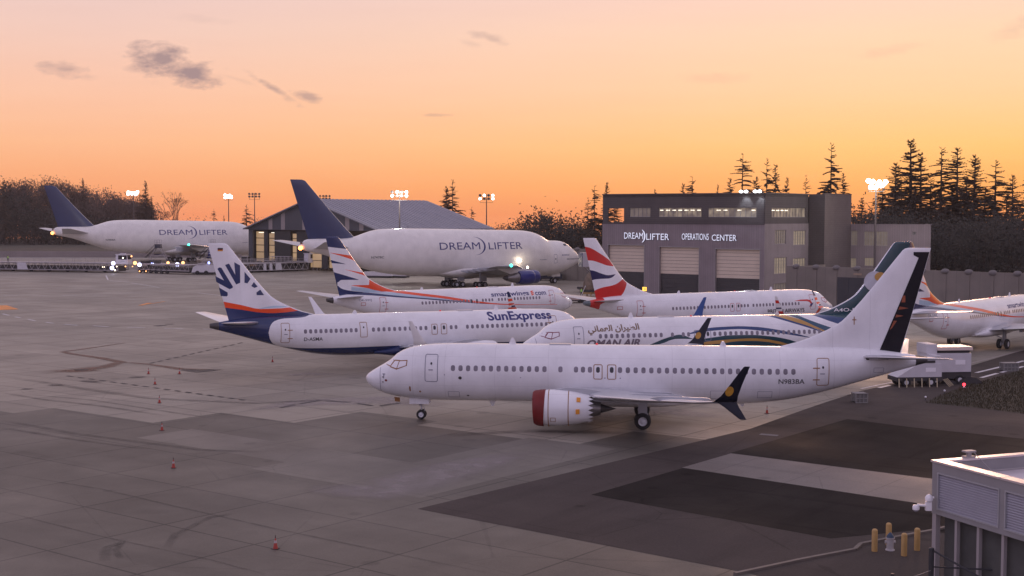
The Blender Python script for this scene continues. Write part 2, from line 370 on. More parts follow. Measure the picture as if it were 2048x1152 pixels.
def wing(name, secs, mats, parent, side, vertical=False, le=3):
    # secs: (span, x leading, x trailing, z or y, thickness ratio)
    V = []; n = len(US)*2-1; F = []; mi = []
    for sp_, xl, xt, h, tr in secs:
        c = xt-xl; row = [(xl+u*c, foil(u, tr)*c) for u in reversed(US)]+[(xl+u*c, -foil(u, tr)*c) for u in US[1:]]
        for x, t in row: V.append((x, h+side*t, sp_) if vertical else (x, side*sp_, h+t))
    k = len(US)-1
    for i in range(len(secs)-1):
        for j in range(n-1):
            F.append((i*n+j, i*n+j+1, (i+1)*n+j+1, (i+1)*n+j)); mi.append(1 if k-le <= j < k+le else 0)
    F += [tuple(range(n)), tuple((len(secs)-1)*n+j for j in range(n))]; mi += [0, 0]
    mb = MB(); mb.v = V; mb.f = F; mb.m = mi if len(mats) > 1 else [0]*len(F); return mb.build(name, mats, parent, 40)
FLE = pchip([(4.7, 28.2), (5.4, 28.9), (5.65, 29.9), (6.0, 30.9), (6.4, 31.8), (6.8, 32.6), (7.2, 33.2), (7.6, 33.6), (12.25, 37.35)])
FTE = pchip([(4.7, 37.15), (12.25, 39.12)])
def fin_half(x, z):
    a, b = FLE(z), FTE(z); u = min(max((x-a)/(b-a), 0), 1); return foil(u, min(.1, .36/(b-a)))*(b-a)
def fin(mats, parent, le=3):
    zs = [4.7, 5.2, 5.4, 5.55, 5.75, 6.0, 6.3, 6.6, 6.9, 7.2, 7.5, 7.8, 8.6, 9.6, 10.6, 11.6, 12.1, 12.22, 12.28]
    return wing('fin', [(z, FLE(z)+(.25 if z > 12.25 else .06 if z > 12.2 else 0), FTE(z), 0, min(.1, .36/(FTE(z)-FLE(z)))*(.5 if z > 12.25 else 1)) for z in zs], mats, parent, 1, True, le)
def tyre_wheel(parent, name, x, y, r, w):
    h = w/2
    o = MB().lathe([(-h, r*.55), (-h, r*.8), (-h*.75, r*.95), (-h*.35, r), (h*.35, r), (h*.75, r*.95), (h, r*.8), (h, r*.55)], 28, (x, y, r), 'y', close=False).build(name, M_tyre, parent, 35)
    for s in (1, -1):
        MB().lathe([(s*h*.2, r*.56), (s*h*.85, r*.54), (s*h*.6, r*.36), (s*h*.95, r*.22), (s*h*1.02, .01)], 20, (x, y, r), 'y').build('hub', M_hub, o, 35)
    return o
def gear737(p):
    g = MB().bar((4.0, 0, 1.7), (4.0, 0, .36), .075, .06).bar((3.3, 0, 1.6), (4.0, 0, .9), .035).bar((4.0, -.25, .36), (4.0, .25, .36), .05).bar((4.14, 0, .95), (4.25, 0, .62), .025).bar((4.25, 0, .62), (4.05, 0, .45), .025).box(3.9, 4.1, -.12, .12, 1.0, 1.15).ball((3.88, .13, 1.05), .08).ball((3.88, -.13, 1.05), .08).build('nose_gear_leg', M_strut, p, 40)
    for s in (1, -1):
        tyre_wheel(p, 'nose_wheel', 4.0, s*.2, .34, .2)
        MB().box(3.2, 4.6, s*.36-.012, s*.36+.012, 1.12, 1.62).build('gear_door', M_white, p)
        MB().bar((19.55, s*2.86, 2.3), (19.6, s*2.86, .56), .11, .09).bar((19.6, s*2.3, .56), (19.6, s*3.4, .56), .08).bar((19.6, s*1.2, 1.9), (19.6, s*2.8, 1.1), .06).bar((19.75, s*2.86, 1.3), (19.95, s*2.86, .95), .03).bar((19.95, s*2.86, .95), (19.7, s*2.86, .66), .03).box(19.3, 19.9, s*3.1-.02, s*3.1+.02, 1.0, 2.2).build('main_gear_leg', M_strut, p, 40)
        for d in (-.43, .43): tyre_wheel(p, 'main_wheel', 19.6, s*(2.86+d), .56, .38)
def engine737(p, s, cover=False, tape=False, lip=None):
    cx, cy, cz = 12.35, s*4.83, 1.62
    prof = [(.75, .86), (.3, .9), (.1, .95), (.02, 1.0), (0, 1.04), (.03, 1.08), (.15, 1.13), (.45, 1.19), (1.0, 1.235), (1.7, 1.235), (2.4, 1.18), (3.1, 1.06), (3.62, .945)]
    n = 72; V = []
    for i, (h, r) in enumerate(prof):
        for k in range(n):
            t = 2*math.pi*k/n; q = 1 if math.sin(t) > -.35 else 1-.05*min(1, (-.35-math.sin(t))/.4)
            V.append((cx+h, cy+r*math.cos(t), cz+r*math.sin(t)*q))
    for k in range(n):                   # serrated rear edge
        t = 2*math.pi*k/n; z = (k % 4)/4; d = .34*(1-abs(z*2-1)); V.append((cx+3.64+d, cy+(.94-.07*d/.34)*math.cos(t), cz+(.94-.07*d/.34)*math.sin(t)))
    F = [(i*n+k, i*n+(k+1) % n, (i+1)*n+(k+1) % n, (i+1)*n+k) for i in range(len(prof)) for k in range(n)]
    mb = MB().add(V, F); mb.m = [(1 if f[0]//n < 6 else 0) for f in F]
    e = mb.build('engine', [M_white, lip or M_lead], p, 40, fix=False)
    MB().lathe([(3.3, .8), (3.6, .66), (4.1, .52), (4.45, .43)], 36, (cx, cy, cz), 'x', close=False).build('core_cowl', M_nozzle, e, 40)
    MB().lathe([(3.0, .9), (3.3, .8), (3.3, .3)], 36, (cx, cy, cz), 'x').build('bypass_duct', M_dark, e, 40)
    MB().lathe([(4.2, .42), (4.4, .33), (4.7, .24), (5.1, .12), (5.45, .015)], 28, (cx, cy, cz), 'x').build('exhaust_cone', M_dark, e, 40)
    if cover:
        V = []
        for h, r in ((-.06, .01), (-.06, .9), (-.03, 1.06), (.1, 1.15), (.35, 1.205), (.72, 1.236)):
            for k in range(48):
                t = 2*math.pi*k/48; V.append((cx+h+(.1*math.sin(t) if h > .3 else 0)-.04*math.sin(t), cy+r*math.cos(t), cz+r*math.sin(t)))
        MB().add(V, [(i*48+k, i*48+(k+1) % 48, (i+1)*48+(k+1) % 48, (i+1)*48+k) for i in range(5) for k in range(48)]).build('inlet_cover', M_redcov, e, 40)
    else:
        MB().lathe([(.6, .87), (.6, .3), (.25, .02)], 32, (cx, cy, cz), 'x').build('fan_disc', M_dark, e, 40)
    if tape:
        for h, r in ((.98, 1.237), (2.3, 1.192)): MB().lathe([(h, r+.004), (h+.012, r+.012), (h+.05, r+.008), (h+.055, r-.004)], 64, (cx, cy, cz), 'x', close=False).build('seal_tape', M_tape, e, 40)
        for t, h in ((38, 3.0), (-4, 2.95)):
            q = R(t); c = Vector((cx+h, cy+s*1.1*math.cos(q), cz+1.1*math.sin(q)))
            Mx = Matrix.Translation(c) @ Matrix.Rotation(-s*q if False else 0, 4, 'X')
            nrm = Vector((.12, s*math.cos(q), math.sin(q))).normalized(); tg = Vector((1, 0, 0)); bt = nrm.cross(tg).normalized(); tg = bt.cross(nrm)
            v = [c+nrm*k+tg*a*.13+bt*b*.16 for k in (-.04, .035) for a, b in ((-1, -1), (1, -1), (1, 1), (-1, 1))]
            MB().add(v, [(0, 1, 2, 3), (7, 6, 5, 4), (0, 4, 5, 1), (1, 5, 6, 2), (2, 6, 7, 3), (3, 7, 4, 0)]).build('vent_patch', M_orange, e)
        q = -.75; decal('access_panel', frame(cx+1.15, cx+1.5, cz-.8, cz-.5, .02, .03), M_tape, e, lambda x, z: 4.83+math.sqrt(max(1.235**2-(z-cz)**2, .01)), s, .012)
    MB().prism([(cx+.9, 2.75), (cx+2.2, 3.0), (cx+3.4, 2.95), (cx+7.2, 2.35), (cx+7.4, 1.98), (cx+4.3, 2.1), (cx+3.4, 2.2), (cx+.9, 2.45)], cy-.16, cy+.16).build('pylon', M_wing, p, 40)
def winglet737(p, s, m, logo=None):
    # upper blade leans outboard, lower blade drops from the same tip
    def blade(secs): # (x lead, x trail, y, z, thickness)
        V = []; F = []; n = 8
        for xl, xt, y, z, t in secs:
            c = xt-xl
            for u, k in ((0, 0), (.12, 1), (.4, 1.1), (.75, .6), (1, .05), (.75, -.6), (.4, -1.1), (.12, -1)): V.append((xl+u*c, s*(y+k*t*c*.5*.9), z-k*t*c*.15))
        for i in range(len(secs)-1):
            for j in range(n): F.append((i*n+j, i*n+(j+1) % n, (i+1)*n+(j+1) % n, (i+1)*n+j))
        F += [tuple(range(n)), tuple((len(secs)-1)*n+j for j in range(n))]; return V, F
    mb = MB(); mb.add(*blade([(23.3, 24.75, 17.15, 3.86, .1), (23.5, 24.78, 17.34, 3.95, .09), (23.85, 24.8, 17.5, 4.25, .08), (24.35, 25.02, 17.68, 4.95, .08), (25.05, 25.4, 17.92, 5.95, .08), (25.12, 25.42, 17.93, 6.0, .06)]))
    mb.add(*blade([(23.6, 24.75, 17.3, 3.9, .09), (24.0, 24.86, 17.42, 3.65, .09), (24.85, 25.25, 17.62, 3.0, .08), (24.95, 25.28, 17.63, 2.95, .05)]))
    w = mb.build('winglet', m, p, 40)
    if logo: logo(w)
    return w
def stab737(p, m, root=4.78):
    for s in (1, -1): wing('tailplane', [(.2, 34.2, 37.75, root, .09), (1.2, 34.85, 37.95, root+.1, .09), (7.05, 38.15, 39.2, root+.62, .09), (7.15, 38.5, 39.2, root+.63, .05)], [m, M_lead], p, s, False, 2)
def B_(name, vf, m, p, side, **k): return decal(name, vf, m, p, J.half, side, **k)
def airliner(pose, lab, side, fus, finm, winX, exitX, doorm, wl, stabm, engk={}, exitm=None, mid=None, ck=None, ck_m=M_redline, rudder=False, aft_door=(31.38, 32.24), belly=None, winZ=3.86, wl_logo=None, tailcone=M_dark):
    X, Y, a, dz = pose
    p = empty('airliner', (X, Y, dz), R(a), lab, 'airliner')
    hull('fuselage', J, fus, p, 0, 38.2)
    MB().add(*(lambda r: ([(38.2, y, z) for y, z in J.ring(38.2, 32)]+[(39.0, y*.62, 4.62+(z-4.55)*.55) for y, z in J.ring(38.2, 32)], [(k, (k+1) % 32, 32+(k+1) % 32, 32+k) for k in range(32)]+[tuple(range(63, 31, -1))]))(0)).build('tail_cone', tailcone, p, 40)
    F_ = Body([(12.2, 2.1), (14, 2.5), (20, 2.5), (23.5, 1.9)], [(12.2, 1.6), (14, 1.25), (16, 1.16), (20.5, 1.18), (23.5, 1.5)], [(12.2, 1.3), (14, 1.95), (16, 2.12), (20.5, 2.12), (23.5, 1.3)], .5, 2.6)
    hull('wing_fairing', F_, belly or M_white, p, 12.2, 23.5, 40, 24)
    fin(finm, p)
    for s in (1, -1):
        wing('wing', [(.3, 12.9, 21.3, 1.95, .13), (1.9, 13.7, 21.25, 2.12, .13), (3.2, 14.75, 21.2, 2.27, .125), (5.6, 16.35, 21.15, 2.52, .12), (10.5, 19.35, 22.35, 3.0, .11), (15.5, 22.4, 24.1, 3.6, .105), (17.2, 23.35, 24.72, 3.87, .1)], [M_wing, M_lead], p, s, False, 2)
        for y, xa in ((3.4, 20.2), (7.9, 20.6), (12.2, 22.1)):
            MB().prism([(xa-2.2, .0), (xa-1.2, -.28), (xa+.3, -.3), (xa+1.5, -.05), (xa+1.3, .06), (xa-1.5, .12)], s*y-.1, s*y+.1, Matrix.Translation((0, 0, 2.15+.1*y))).build('flap_fairing', M_wing, p, 40)
        engine737(p, s, **engk)
        winglet737(p, s, wl, wl_logo)
    stab737(p, stabm); gear737(p)
    if rudder:
        H_ = lambda z: 35.72+(38.25-35.72)*(z-5.05)/(11.75-5.05)
        # bare rudder skin wraps the fin's rear, standing proud of it
        for s in (1, -1):
            poly = [(H_(5.08), 5.08), (37.18, 5.08), (FTE(8)-.02, 8), (FTE(12.0)-.03, 12.0), (37.95, 12.0), (37.95, 11.78), (38.3, 11.6)]
            decal('rudder_skin', flat([poly]), rudder, p, fin_half, s, .02, .5, .5)
            for q in ([(37.27, 9.01), (37.45, 9.01), (37.46, 8.55), (37.19, 8.55)], [(37.08, 8.27), (37.7, 8.15), (36.99, 8.03)], [(36.86, 7.71), (37.35, 7.62), (36.8, 7.5)], [(36.7, 7.29), (36.92, 7.28), (36.6, 6.78), (36.45, 6.65)]):
                decal('priming_patch', flat([q]), M_prime, p, fin_half, s, .03, .5, .5)
    # cabin windows, doors, cockpit glass
    for x in winX: B_('cabin_window', flat([rrect(x-.145, x+.145, winZ-.2, winZ+.2, .12, 3)]), M_pane, p, side)
    for x in exitX:
        e = B_('overwing_exit', frame(x-.31, x+.31, winZ-.66, winZ+.37, .12, .05), exitm or doorm, p, side, off=.012); B_('exit_window', flat([rrect(x-.13, x+.13, winZ-.2, winZ+.2, .12, 3)]), M_pane2, e, side, off=.01)
    for (x0, x1), dm in (((4.5, 5.42), ck or doorm), (aft_door, doorm)):
        d = B_('cabin_door', frame(x0, x1, 2.88, 4.78, .14, .045), dm, p, side, off=.012)
        B_('door_window', flat([ell((x0+x1)/2, 4.15, .07, .09)]), M_pane2, d, side, off=.014)
        B_('door_handle', flat([rrect((x0+x1)/2-.2, (x0+x1)/2+.12, 3.68, 3.74, .02)]), M_line, d, side, off=.014)
        if dm is not M_line:
            xx = x0 if x0 > 20 and side < 0 else x1 if x0 > 20 else x1
            xx = x0 if x0 > 20 else x1
            for z in (3.3, 4.1): B_('door_hinge', flat([rrect(xx-.26, xx+.22, z-.035, z+.035, .02)]), dm, d, side, off=.015)
    if mid:
        d = B_('cabin_door', frame(mid-.36, mid+.36, winZ-.7, winZ+.74, .1, .05), doorm, p, side, off=.012); B_('door_window', flat([ell(mid, 4.2, .07, .09)]), M_pane2, d, side, off=.014)
    for q in ([(2.0, 3.86), (2.3, 4.24), (2.6, 4.24), (2.45, 3.75)], [(2.5, 3.75), (2.66, 4.23), (3.16, 4.27), (3.14, 3.98)]):
        cxx = sum(a for a, b in q)/4; czz = sum(b for a, b in q)/4
        f = B_('cockpit_window_frame', flat([[(cxx+(a-cxx)*1.24, czz+(b-czz)*1.34) for a, b in q]]), ck_m, p, side, off=.01, dxc=.1)
        B_('cockpit_pane', flat([q]), M_blind, f, side, off=.018, dxc=.1)
    # windscreen, both halves
    for s in (1, -1):
        q = [(1.62, 3.98), (1.98, 4.24), (2.2, 4.26), (1.95, 3.9)]
        f = B_('windscreen_frame', flat([[(1.57, 3.93), (1.97, 4.28), (2.26, 4.3), (1.97, 3.84)]]), ck_m, p, s, off=.01, dxc=.1); B_('windscreen_pane', flat([q]), M_blind, f, s, off=.018, dxc=.1)
    decal('radome_joint', flat([[(1.16, 3.8), (1.19, 3.8), (1.26, 2.9), (1.24, 2.05), (1.21, 2.05), (1.22, 2.9)]]), M_line, p, J.half, side, .008, .1, 0)
    for x, z in ((1.42, 3.1), (1.42, 2.75)): B_('pitot_probe', flat([rrect(x-.05, x+.09, z-.03, z+.03, .02)]), M_dark, p, side, off=.02)
    MB().prism([(10.2, 5.4), (10.75, 5.4), (10.55, 5.85), (10.4, 5.85)], -.03, .03).build('blade_antenna', M_white, p)
    MB().prism([(24.9, 5.4), (25.4, 5.4), (25.2, 5.75), (25.05, 5.75)], -.03, .03).build('blade_antenna', M_white, p)
    MB().prism([(8.8, 1.42), (9.3, 1.42), (9.15, 1.0), (9.0, 1.0)], -.03, .03).build('blade_antenna', M_white, p)
    MB().box(13.1, 14.6, -.35, .35, 5.4, 5.47).build('antenna_fairing', M_wing, p)
    MB().ball((16.4, 0, 5.45), .09).build('beacon', M_beacon, p, 40)
    return p
M_emb = mat('emblem_pale', (.5, .5, .55), .5)
M_jet = mat('jet_blue_winglet', (.006, .008, .02), .45, spec=.3)
M_prime = mat('orange_primer', (.3, .075, .03), .6, var=.2, vs=2)
M_rudder = mat('bare_rudder', (.012, .011, .016), .75, var=.2, vs=1.5, spec=.2)
tape_set = dict(doorm=M_tape)

def sign(p, name, s, x0, x1, z0, z1, m, side, bold=0, shear=0, surf=J.half, slant=0, up=1.0):
    vf = fit(text2(s, bold, shear), x0, x1, z0, z1)
    vf = ([(x, z+slant*(x-x0)) for x, z in vf[0]], vf[1])
    return decal(name, vf, m, p, surf, side, .012, .2, 1.5)
LIN = (3.6, 5.9, 9.4, 13.1, 21.6, 25.2, 28.9, 32.6, 35.1)
# ---- nearest: unpainted white with dark rudder
wx = [6.49+.53*k for k in range(13)]+[13.95, 15.02, 15.5, 15.98]+[18.04+.534*k for k in range(23)]
def gold_dot(w):
    for s in (1, -1):
        pass
pF = airliner((-10.39, 95.09, -5.02, .02), 'plain white airliner with red engine covers and black rudder, nearest of all', -1, M_white, [M_white, M_white], wx, [16.53, 17.47], M_tape, M_jet, M_wing, dict(cover=True, tape=True), ck=M_line, ck_m=M_tape, rudder=M_rudder)
for w in [o for o in pF.children if o.name.startswith('winglet')]:
    s = 1 if w.data.vertices[0].co.y > 0 else -1
    MB().lathe([(-.06, .001), (-.06, .3), (.06, .3), (.06, .001)], 20, (0, 0, 0), 'y').build('emblem', mat('gold_disc', (.5, .25, .03), .45, var=.2, vs=4), w, 30)
    e = [c for c in w.children][0]; e.location = (24.32, s*17.585, 4.55); e.scale = (.72, 1, 1.0); e.rotation_euler = (s*R(-14), R(25), 0)
sign(pF, 'registration', 'N983BA', 28.79, 30.56, 3.02, 3.36, M_black, -1, .01)
for nm, x, z, rx, rz, m in (('static_port', 6.99, 3.19, .12, .11, M_dark), ('drain_port', 5.9, 3.39, .035, .035, M_line), ('sensor_port', 4.12, 2.14, .07, .07, M_tape), ('drain_port', 7.48, 1.89, .09, .05, M_dark), ('drain_port', 11.2, 3.26, .04, .03, M_line), ('sensor_port', 1.68, 2.88, .09, .08, M_redcov), ('drain_port', 17.01, 3.3, .045, .04, M_line), ('drain_port', 18.06, 3.3, .045, .04, M_line), ('trim_actuator', 34.87, 4.72, .12, .09, M_dark), ('trim_actuator', 36.24, 4.74, .16, .08, M_dark), ('trim_actuator', 37.0, 4.74, .1, .06, M_dark)):
    B_(nm, flat([ell(x, z, rx, rz, 0, 12)]), m, pF, -1, off=.018)
for x0, x1, z0, z1 in ((3.36, 3.46, 2.15, 2.5), (1.47, 1.53, 3.0, 3.3), (1.4, 1.62, 3.28, 3.34)): B_('tape_mark', flat([rrect(x0, x1, z0, z1, .02)]), M_tape if x0 > 2 else M_line, pF, -1, off=.016)
for a in ((6.1, 6.9, 1.75, 2.2), (20.0, 21.1, 1.75, 2.3), (27.4, 28.4, 2.0, 2.5), (35.3, 36.0, 3.75, 4.1), (24.2, 25.5, 1.9, 2.5)): B_('access_panel', frame(*a, .05, .022), M_line, pF, -1, off=.014)
decal('tape_mark', flat([[(34.0, 7.0), (34.06, 7.0), (34.06, 7.55), (34.0, 7.55)]]), M_tape, pF, fin_half, -1, .012, .5, .5); decal('tape_mark', flat([[(33.9, 7.3), (34.18, 7.3), (34.18, 7.36), (33.9, 7.36)]]), M_tape, pF, fin_half, -1, .016, .5, .5)
MB().prism([(2.05, 1.55), (2.45, 1.5), (2.45, 1.2), (2.1, 1.22)], -.02, .02).build('nose_gear_door_flag', M_tape, pF)
for p_ in (pF,):
    for x in (15.2, 21.5, 26.3): MB().prism([(x, 1.42), (x+.35, 1.42), (x+.28, 1.2), (x+.18, 1.2)], -.025, .025).build('drain_mast', M_white, p_)
# ---- second row left: navy tail with sun rays
SB = [(NAVY, -1, 40, None, [(0, 20), (40, 20)]),
      (WHITE, -1, 33.74, [(0, 1.9), (6, 2.25), (21.25, 2.3), (26.4, 2.29), (30.1, 2.32), (32.4, 2.5), (33.2, 2.8), (33.63, 3.38), (33.74, 3.88)], [(0, 9), (28.6, 9), (29.3, 5.6), (30.6, 5.22), (32.2, 5.17), (33.13, 4.96), (33.59, 4.49), (33.74, 3.88)])]
mS = paint('navy_tailed_livery', NAVY, SB[1:])
mSf = paint('sun_fin_livery', WHITE, [(NAVY, 0, 40, None, [(28, 4.9), (29.3, 5.52), (30.6, 5.9), (31.7, 5.72), (33, 5.66), (34.1, 5.72), (36, 6.04), (37.7, 6.3), (39.5, 6.6)]),
      (ORG, 30.5, 40, [(30.5, 5.87), (31.7, 5.72), (33, 5.66), (34.1, 5.72), (36, 6.04), (37.7, 6.3), (39.5, 6.6)], [(30.5, 5.89), (31.5, 6.16), (32.3, 6.1), (34.3, 6.08), (36, 6.47), (37.9, 6.88), (39.5, 7.2)]),
      ((.5, .66, .78), 31.8, 34.4, [(31.8, 6.2), (34.4, 6.1)], [(31.8, 6.3), (33, 6.35), (34.4, 6.14)])])
pS = airliner((8.1, 138.92, 202.03, -.46), 'white airliner with navy sunray tail, navy belly and big blue lettering', 1, mS, [mSf, M_lead], [5.2+.53*k for k in range(18)]+[15.4, 15.9]+[18.5+.53*k for k in range(11)]+[25.5+.485*k for k in range(11)], [16.65, 17.62], M_tape, M_white, M_white, mid=24.75, belly=mat('navy_belly', NAVY, .35), aft_door=(31.78, 32.6), winZ=3.95, tailcone=M_dark)
fs = lambda n, q, m, p, s=1: decal(n, flat([q]), m, p, fin_half, s, .015, .5, .5)
for q in ([(38.24, 9.89), (38.1, 10.03), (37.89, 10.0), (36.85, 8.23), (36.88, 8.11), (37.15, 7.99), (38.35, 8.68), (38.44, 9.23), (37.66, 8.81)], [(37.55, 10.26), (37.19, 10.38), (36.62, 9.32), (36.71, 10.5), (36.17, 10.2), (36.18, 8.58), (36.55, 8.43)], [(35.76, 9.6), (35.21, 8.93), (35.51, 8.51), (35.78, 8.57)], [(34.9, 8.62), (34.54, 8.19), (34.85, 8.07), (35.15, 8.26)], [(34.3, 7.9), (33.95, 7.38), (34.65, 7.39), (34.67, 7.64)], [(38.12, 8.17), (37.34, 7.69), (37.32, 7.45), (37.4, 7.33), (37.95, 7.37)]):
    for s in (1, -1): fs('ray', q, M_navy, pS, s)
for i, m in enumerate((M_black, M_redcov, M_orange)):
    fs('flag_stripe', [(38.22, 11.84-.1*i), (37.74, 11.84-.1*i), (37.74, 11.74-.1*i), (38.22, 11.74-.1*i)], m, pS)
sign(pS, 'lettering', 'SunExpress', 11.9, 5.0, 4.22, 5.3, M_navy2, 1, .028)
sign(pS, 'registration', 'D-ASMA', 30.48, 28.72, 3.05, 3.38, M_black, 1, .012)
# ---- second row right: teal tail, ribbons
OB = [(BLU, 15.5, 27.9, [(15.5, 3.9), (16.6, 4.05), (18.2, 4.2), (20.4, 4.28), (22.3, 4.13), (24.2, 3.89), (25.8, 3.62), (27.9, 3.3)], [(15.5, 4.0), (16.6, 4.29), (18.2, 4.49), (20.45, 4.54), (22.35, 4.44), (24.2, 4.18), (25.8, 3.85), (27.9, 3.32)]),
      (TEAL, 11.6, 29, [(11.6, 2.99), (12.6, 3.05), (14.13, 3.51), (16.3, 3.4), (16.6, 2.4), (20, 2.3), (24, 2.4), (29, 1.8)], [(11.6, 3.0), (13.52, 3.69), (14.6, 3.9), (16.2, 3.42), (17.8, 3.57), (19.7, 3.74), (21.6, 3.73), (23.5, 3.57), (25.5, 3.21), (29, 1.9)]),
      (GOLD, 15.2, 27, [(15.2, 2.6), (16.6, 2.86), (18.5, 2.97), (20.35, 3.17), (21.6, 3.17), (23.5, 3.01), (27, 2.1)], [(15.2, 2.8), (16.6, 3.1), (17.8, 3.25), (19.7, 3.36), (21.6, 3.41), (23.5, 3.25), (27, 2.3)]),
      (BLU, 23.6, 31, [(23.6, 5.46), (25.69, 4.83), (27.51, 4.28), (28.48, 3.97), (31, 3.1)], [(23.6, 6.0), (25.5, 5.12), (27.85, 4.34), (28.82, 3.96), (31, 3.12)]),
      (GOLD, 24.3, 31, [(24.3, 5.47), (26.34, 4.82), (27.85, 4.34), (28.82, 3.98), (31, 3.15)], [(24.3, 6), (26.08, 5.3), (27.08, 4.98), (28.21, 4.44), (29.16, 4.01), (31, 3.2)]),
      ((.008, .07, .13), 25.8, 33, [(25.8, 5.46), (27.08, 4.98), (28.21, 4.44), (29.16, 4.01), (33, 2.4)], [(25.8, 7), (27.0, 5.4), (28.32, 4.79), (29.86, 4.26), (33, 3.1)]),
      (BLU, 27.9, 40, [(27.9, 5.5), (28.69, 5.3), (30, 4.81), (33, 3.9), (40, 2)], None), (TEAL, 29, 40, [(28, 5.6), (32, 5.0), (36, 4.2), (40, 3)], None)]
mO = paint('ribboned_livery', WHITE, OB); mOf = paint('teal_fin', TEAL, [])
M_oblue = mat('blue_winglet', (.01, .06, .24), .4)
pO = airliner((.8, 120.86, 14.35, -.33), 'airliner with teal tail and gold and teal ribbons, just behind the plain white one', -1, mO, [mOf, M_lead], [6.95+.53*k for k in range(12)]+[13.87, 14.93, 15.45]+[18.02+.533*k for k in range(21)], [16.3, 17.35], M_tape, M_oblue, M_wing, exitm=M_line, ck=M_line, ck_m=mat('maroon_line', (.2, .01, .04), .5), winZ=3.9)
M_brown = mat('bronze_lettering', (.2, .12, .06), .5); M_grlet = mat('grey_lettering', (.17, .14, .17), .5)
sign(pO, 'arabic_lettering', '\ufef2\ufee7\ufe8e\ufee4\ufecc\ufedf\ufe8d \ufee5\ufe8d\ufeae\ufef4\ufec4\ufedf\ufe8d', 5.83, 10.75, 3.98, 4.82, M_brown, -1, .03, slant=.03)
sign(pO, 'lettering', 'OMAN AIR', 5.7, 10.75, 2.92, 3.6, M_grlet, -1, .04, .25)
sign(pO, 'registration', 'A4O-MF', 30.95, 33.9, 5.62, 5.95, M_blind, -1, .01, surf=fin_half)
decal('fin_emblem', flat([ell(35.2, 8.5, 1.05, .95, 20)]), M_emb, pO, fin_half, -1, .05, .25, .25); decal('gold_crest', flat([ell(35.75, 8.95, .55, .42, 10)]), mat('crest_gold', GOLD, .5), pO, fin_half, -1, .08, .25, .25)
# ---- third row left and far right: orange and navy zigzags
LB = (.45, .58, .68)
WF = [(NAVY, 34, 40, [(34, 10.5), (36.2, 10.74), (38.87, 11.06), (40, 11.2)], None),
      (ORG, 34.6, 38.55, [(34.6, 8.75), (34.87, 9.1), (36.5, 9.75), (38.55, 10.32)], [(34.6, 9.8), (35.48, 9.92), (38.55, 10.34)]),
      (NAVY, 36.43, 40, [(36.43, 8.91), (38.29, 9.07), (40, 9.2)], [(36.43, 8.93), (38.39, 9.45), (40, 9.9)]),
      (ORG, 32.9, 36.49, [(32.9, 7.0), (33.14, 7.19), (34.7, 7.75), (36.49, 8.24)], [(32.9, 7.7), (33.7, 7.78), (36.49, 8.26)]),
      (NAVY, 34.61, 40, [(34.61, 6.95), (36.99, 7.0), (37.5, 6.7), (38.4, 6.68), (40, 6.65)], [(34.61, 6.99), (38.04, 7.98), (40, 8.5)]),
      (NAVY, 37.5, 40, None, [(37.5, 7.2), (40, 7.2)]),
      (NAVY, 24, 40, None, [(24, 5.0), (29, 4.8), (33.66, 5.38), (35.78, 5.65), (36.99, 5.96), (37.5, 6.31), (40, 6.4)]),
      (LB, 28, 35.6, [(28, 5.0), (31.7, 5.3), (33.66, 5.4), (35.6, 5.66)], [(28, 5.1), (30.62, 5.4), (33.1, 5.84), (35.6, 6.1)]),
      (ORG, 28, 35.56, [(28, 5.0), (30.62, 5.33), (32.56, 5.68), (33.1, 5.84), (35.56, 6.26)], [(28, 9), (32.9, 9), (33.02, 6.28), (35.56, 6.3)]),
      (LB, 30.6, 33.1, [(30.6, 6.9), (31.8, 6.95), (32.6, 7.0), (33.1, 7.0)], [(30.6, 7.3), (33.1, 7.3)])]
WB = [(NAVY, 14, 38, [(14, 3.2), (17.88, 3.48), (20, 3.71), (23.35, 4.05), (26.5, 4.38), (29.4, 4.65), (33, 5.0), (36, 5.2), (38, 5.3)], [(14, 3.25), (17.88, 3.62), (20, 3.83), (23.3, 4.2), (26.5, 4.54), (29.3, 4.84), (31.7, 5.14), (34, 5.6), (38, 6)]),
      (LB, 20, 38, [(20, 3.84), (23.3, 4.2), (26.5, 4.54), (29.3, 4.84), (31.7, 5.14), (38, 5.9)], [(20, 3.9), (23.3, 4.38), (26.4, 4.8), (29.07, 5.2), (33, 5.9), (38, 6.6)]),
      (ORG, 4, 33, [(4, 2.75), (8.9, 2.92), (13.9, 3.16), (17.88, 3.58), (20.3, 3.88), (23.3, 4.36), (26.4, 4.77), (29.07, 5.15), (33, 5.8)], [(4, 2.8), (8.9, 2.99), (13.9, 3.3), (17.85, 3.8), (20.3, 4.19), (23.15, 4.66), (26.2, 5.07), (28.8, 5.5), (33, 7)])]
mW = paint('zigzag_livery', WHITE, WB); mWf = paint('zigzag_fin', WHITE, WF)
mWw = paint('zigzag_winglet', WHITE, [(NAVY, 0, 40, [(20, 5.35), (30, 5.35)], None), (ORG, 0, 40, [(23.4, 5.1), (25.4, 4.7)], [(23.4, 5.25), (25.4, 5.1)]), (ORG, 0, 40, [(23.4, 4.55), (25.4, 4.25)], [(23.4, 4.6), (25.4, 4.6)]), (NAVY, 0, 24.4, [(20, 4.3), (30, 3.9)], [(20, 4.5), (30, 4.1)]), (ORG, 0, 40, None, [(20, 4.1), (30, 4.1)])])
winW = [7.3+.53*k for k in range(14)]+[15.25, 15.75, 16.3, 16.8]+[18.8+.534*k for k in range(15)]
pW = airliner((8.28, 185.91, 218.22, -.44), 'airliner with orange and navy zigzag fin, its nose by the small tow tractor', 1, mW, [mWf, M_lead], winW, [17.76, 18.6], M_redline, mWw, M_wing, exitm=M_blind, belly=M_white, winZ=3.86)
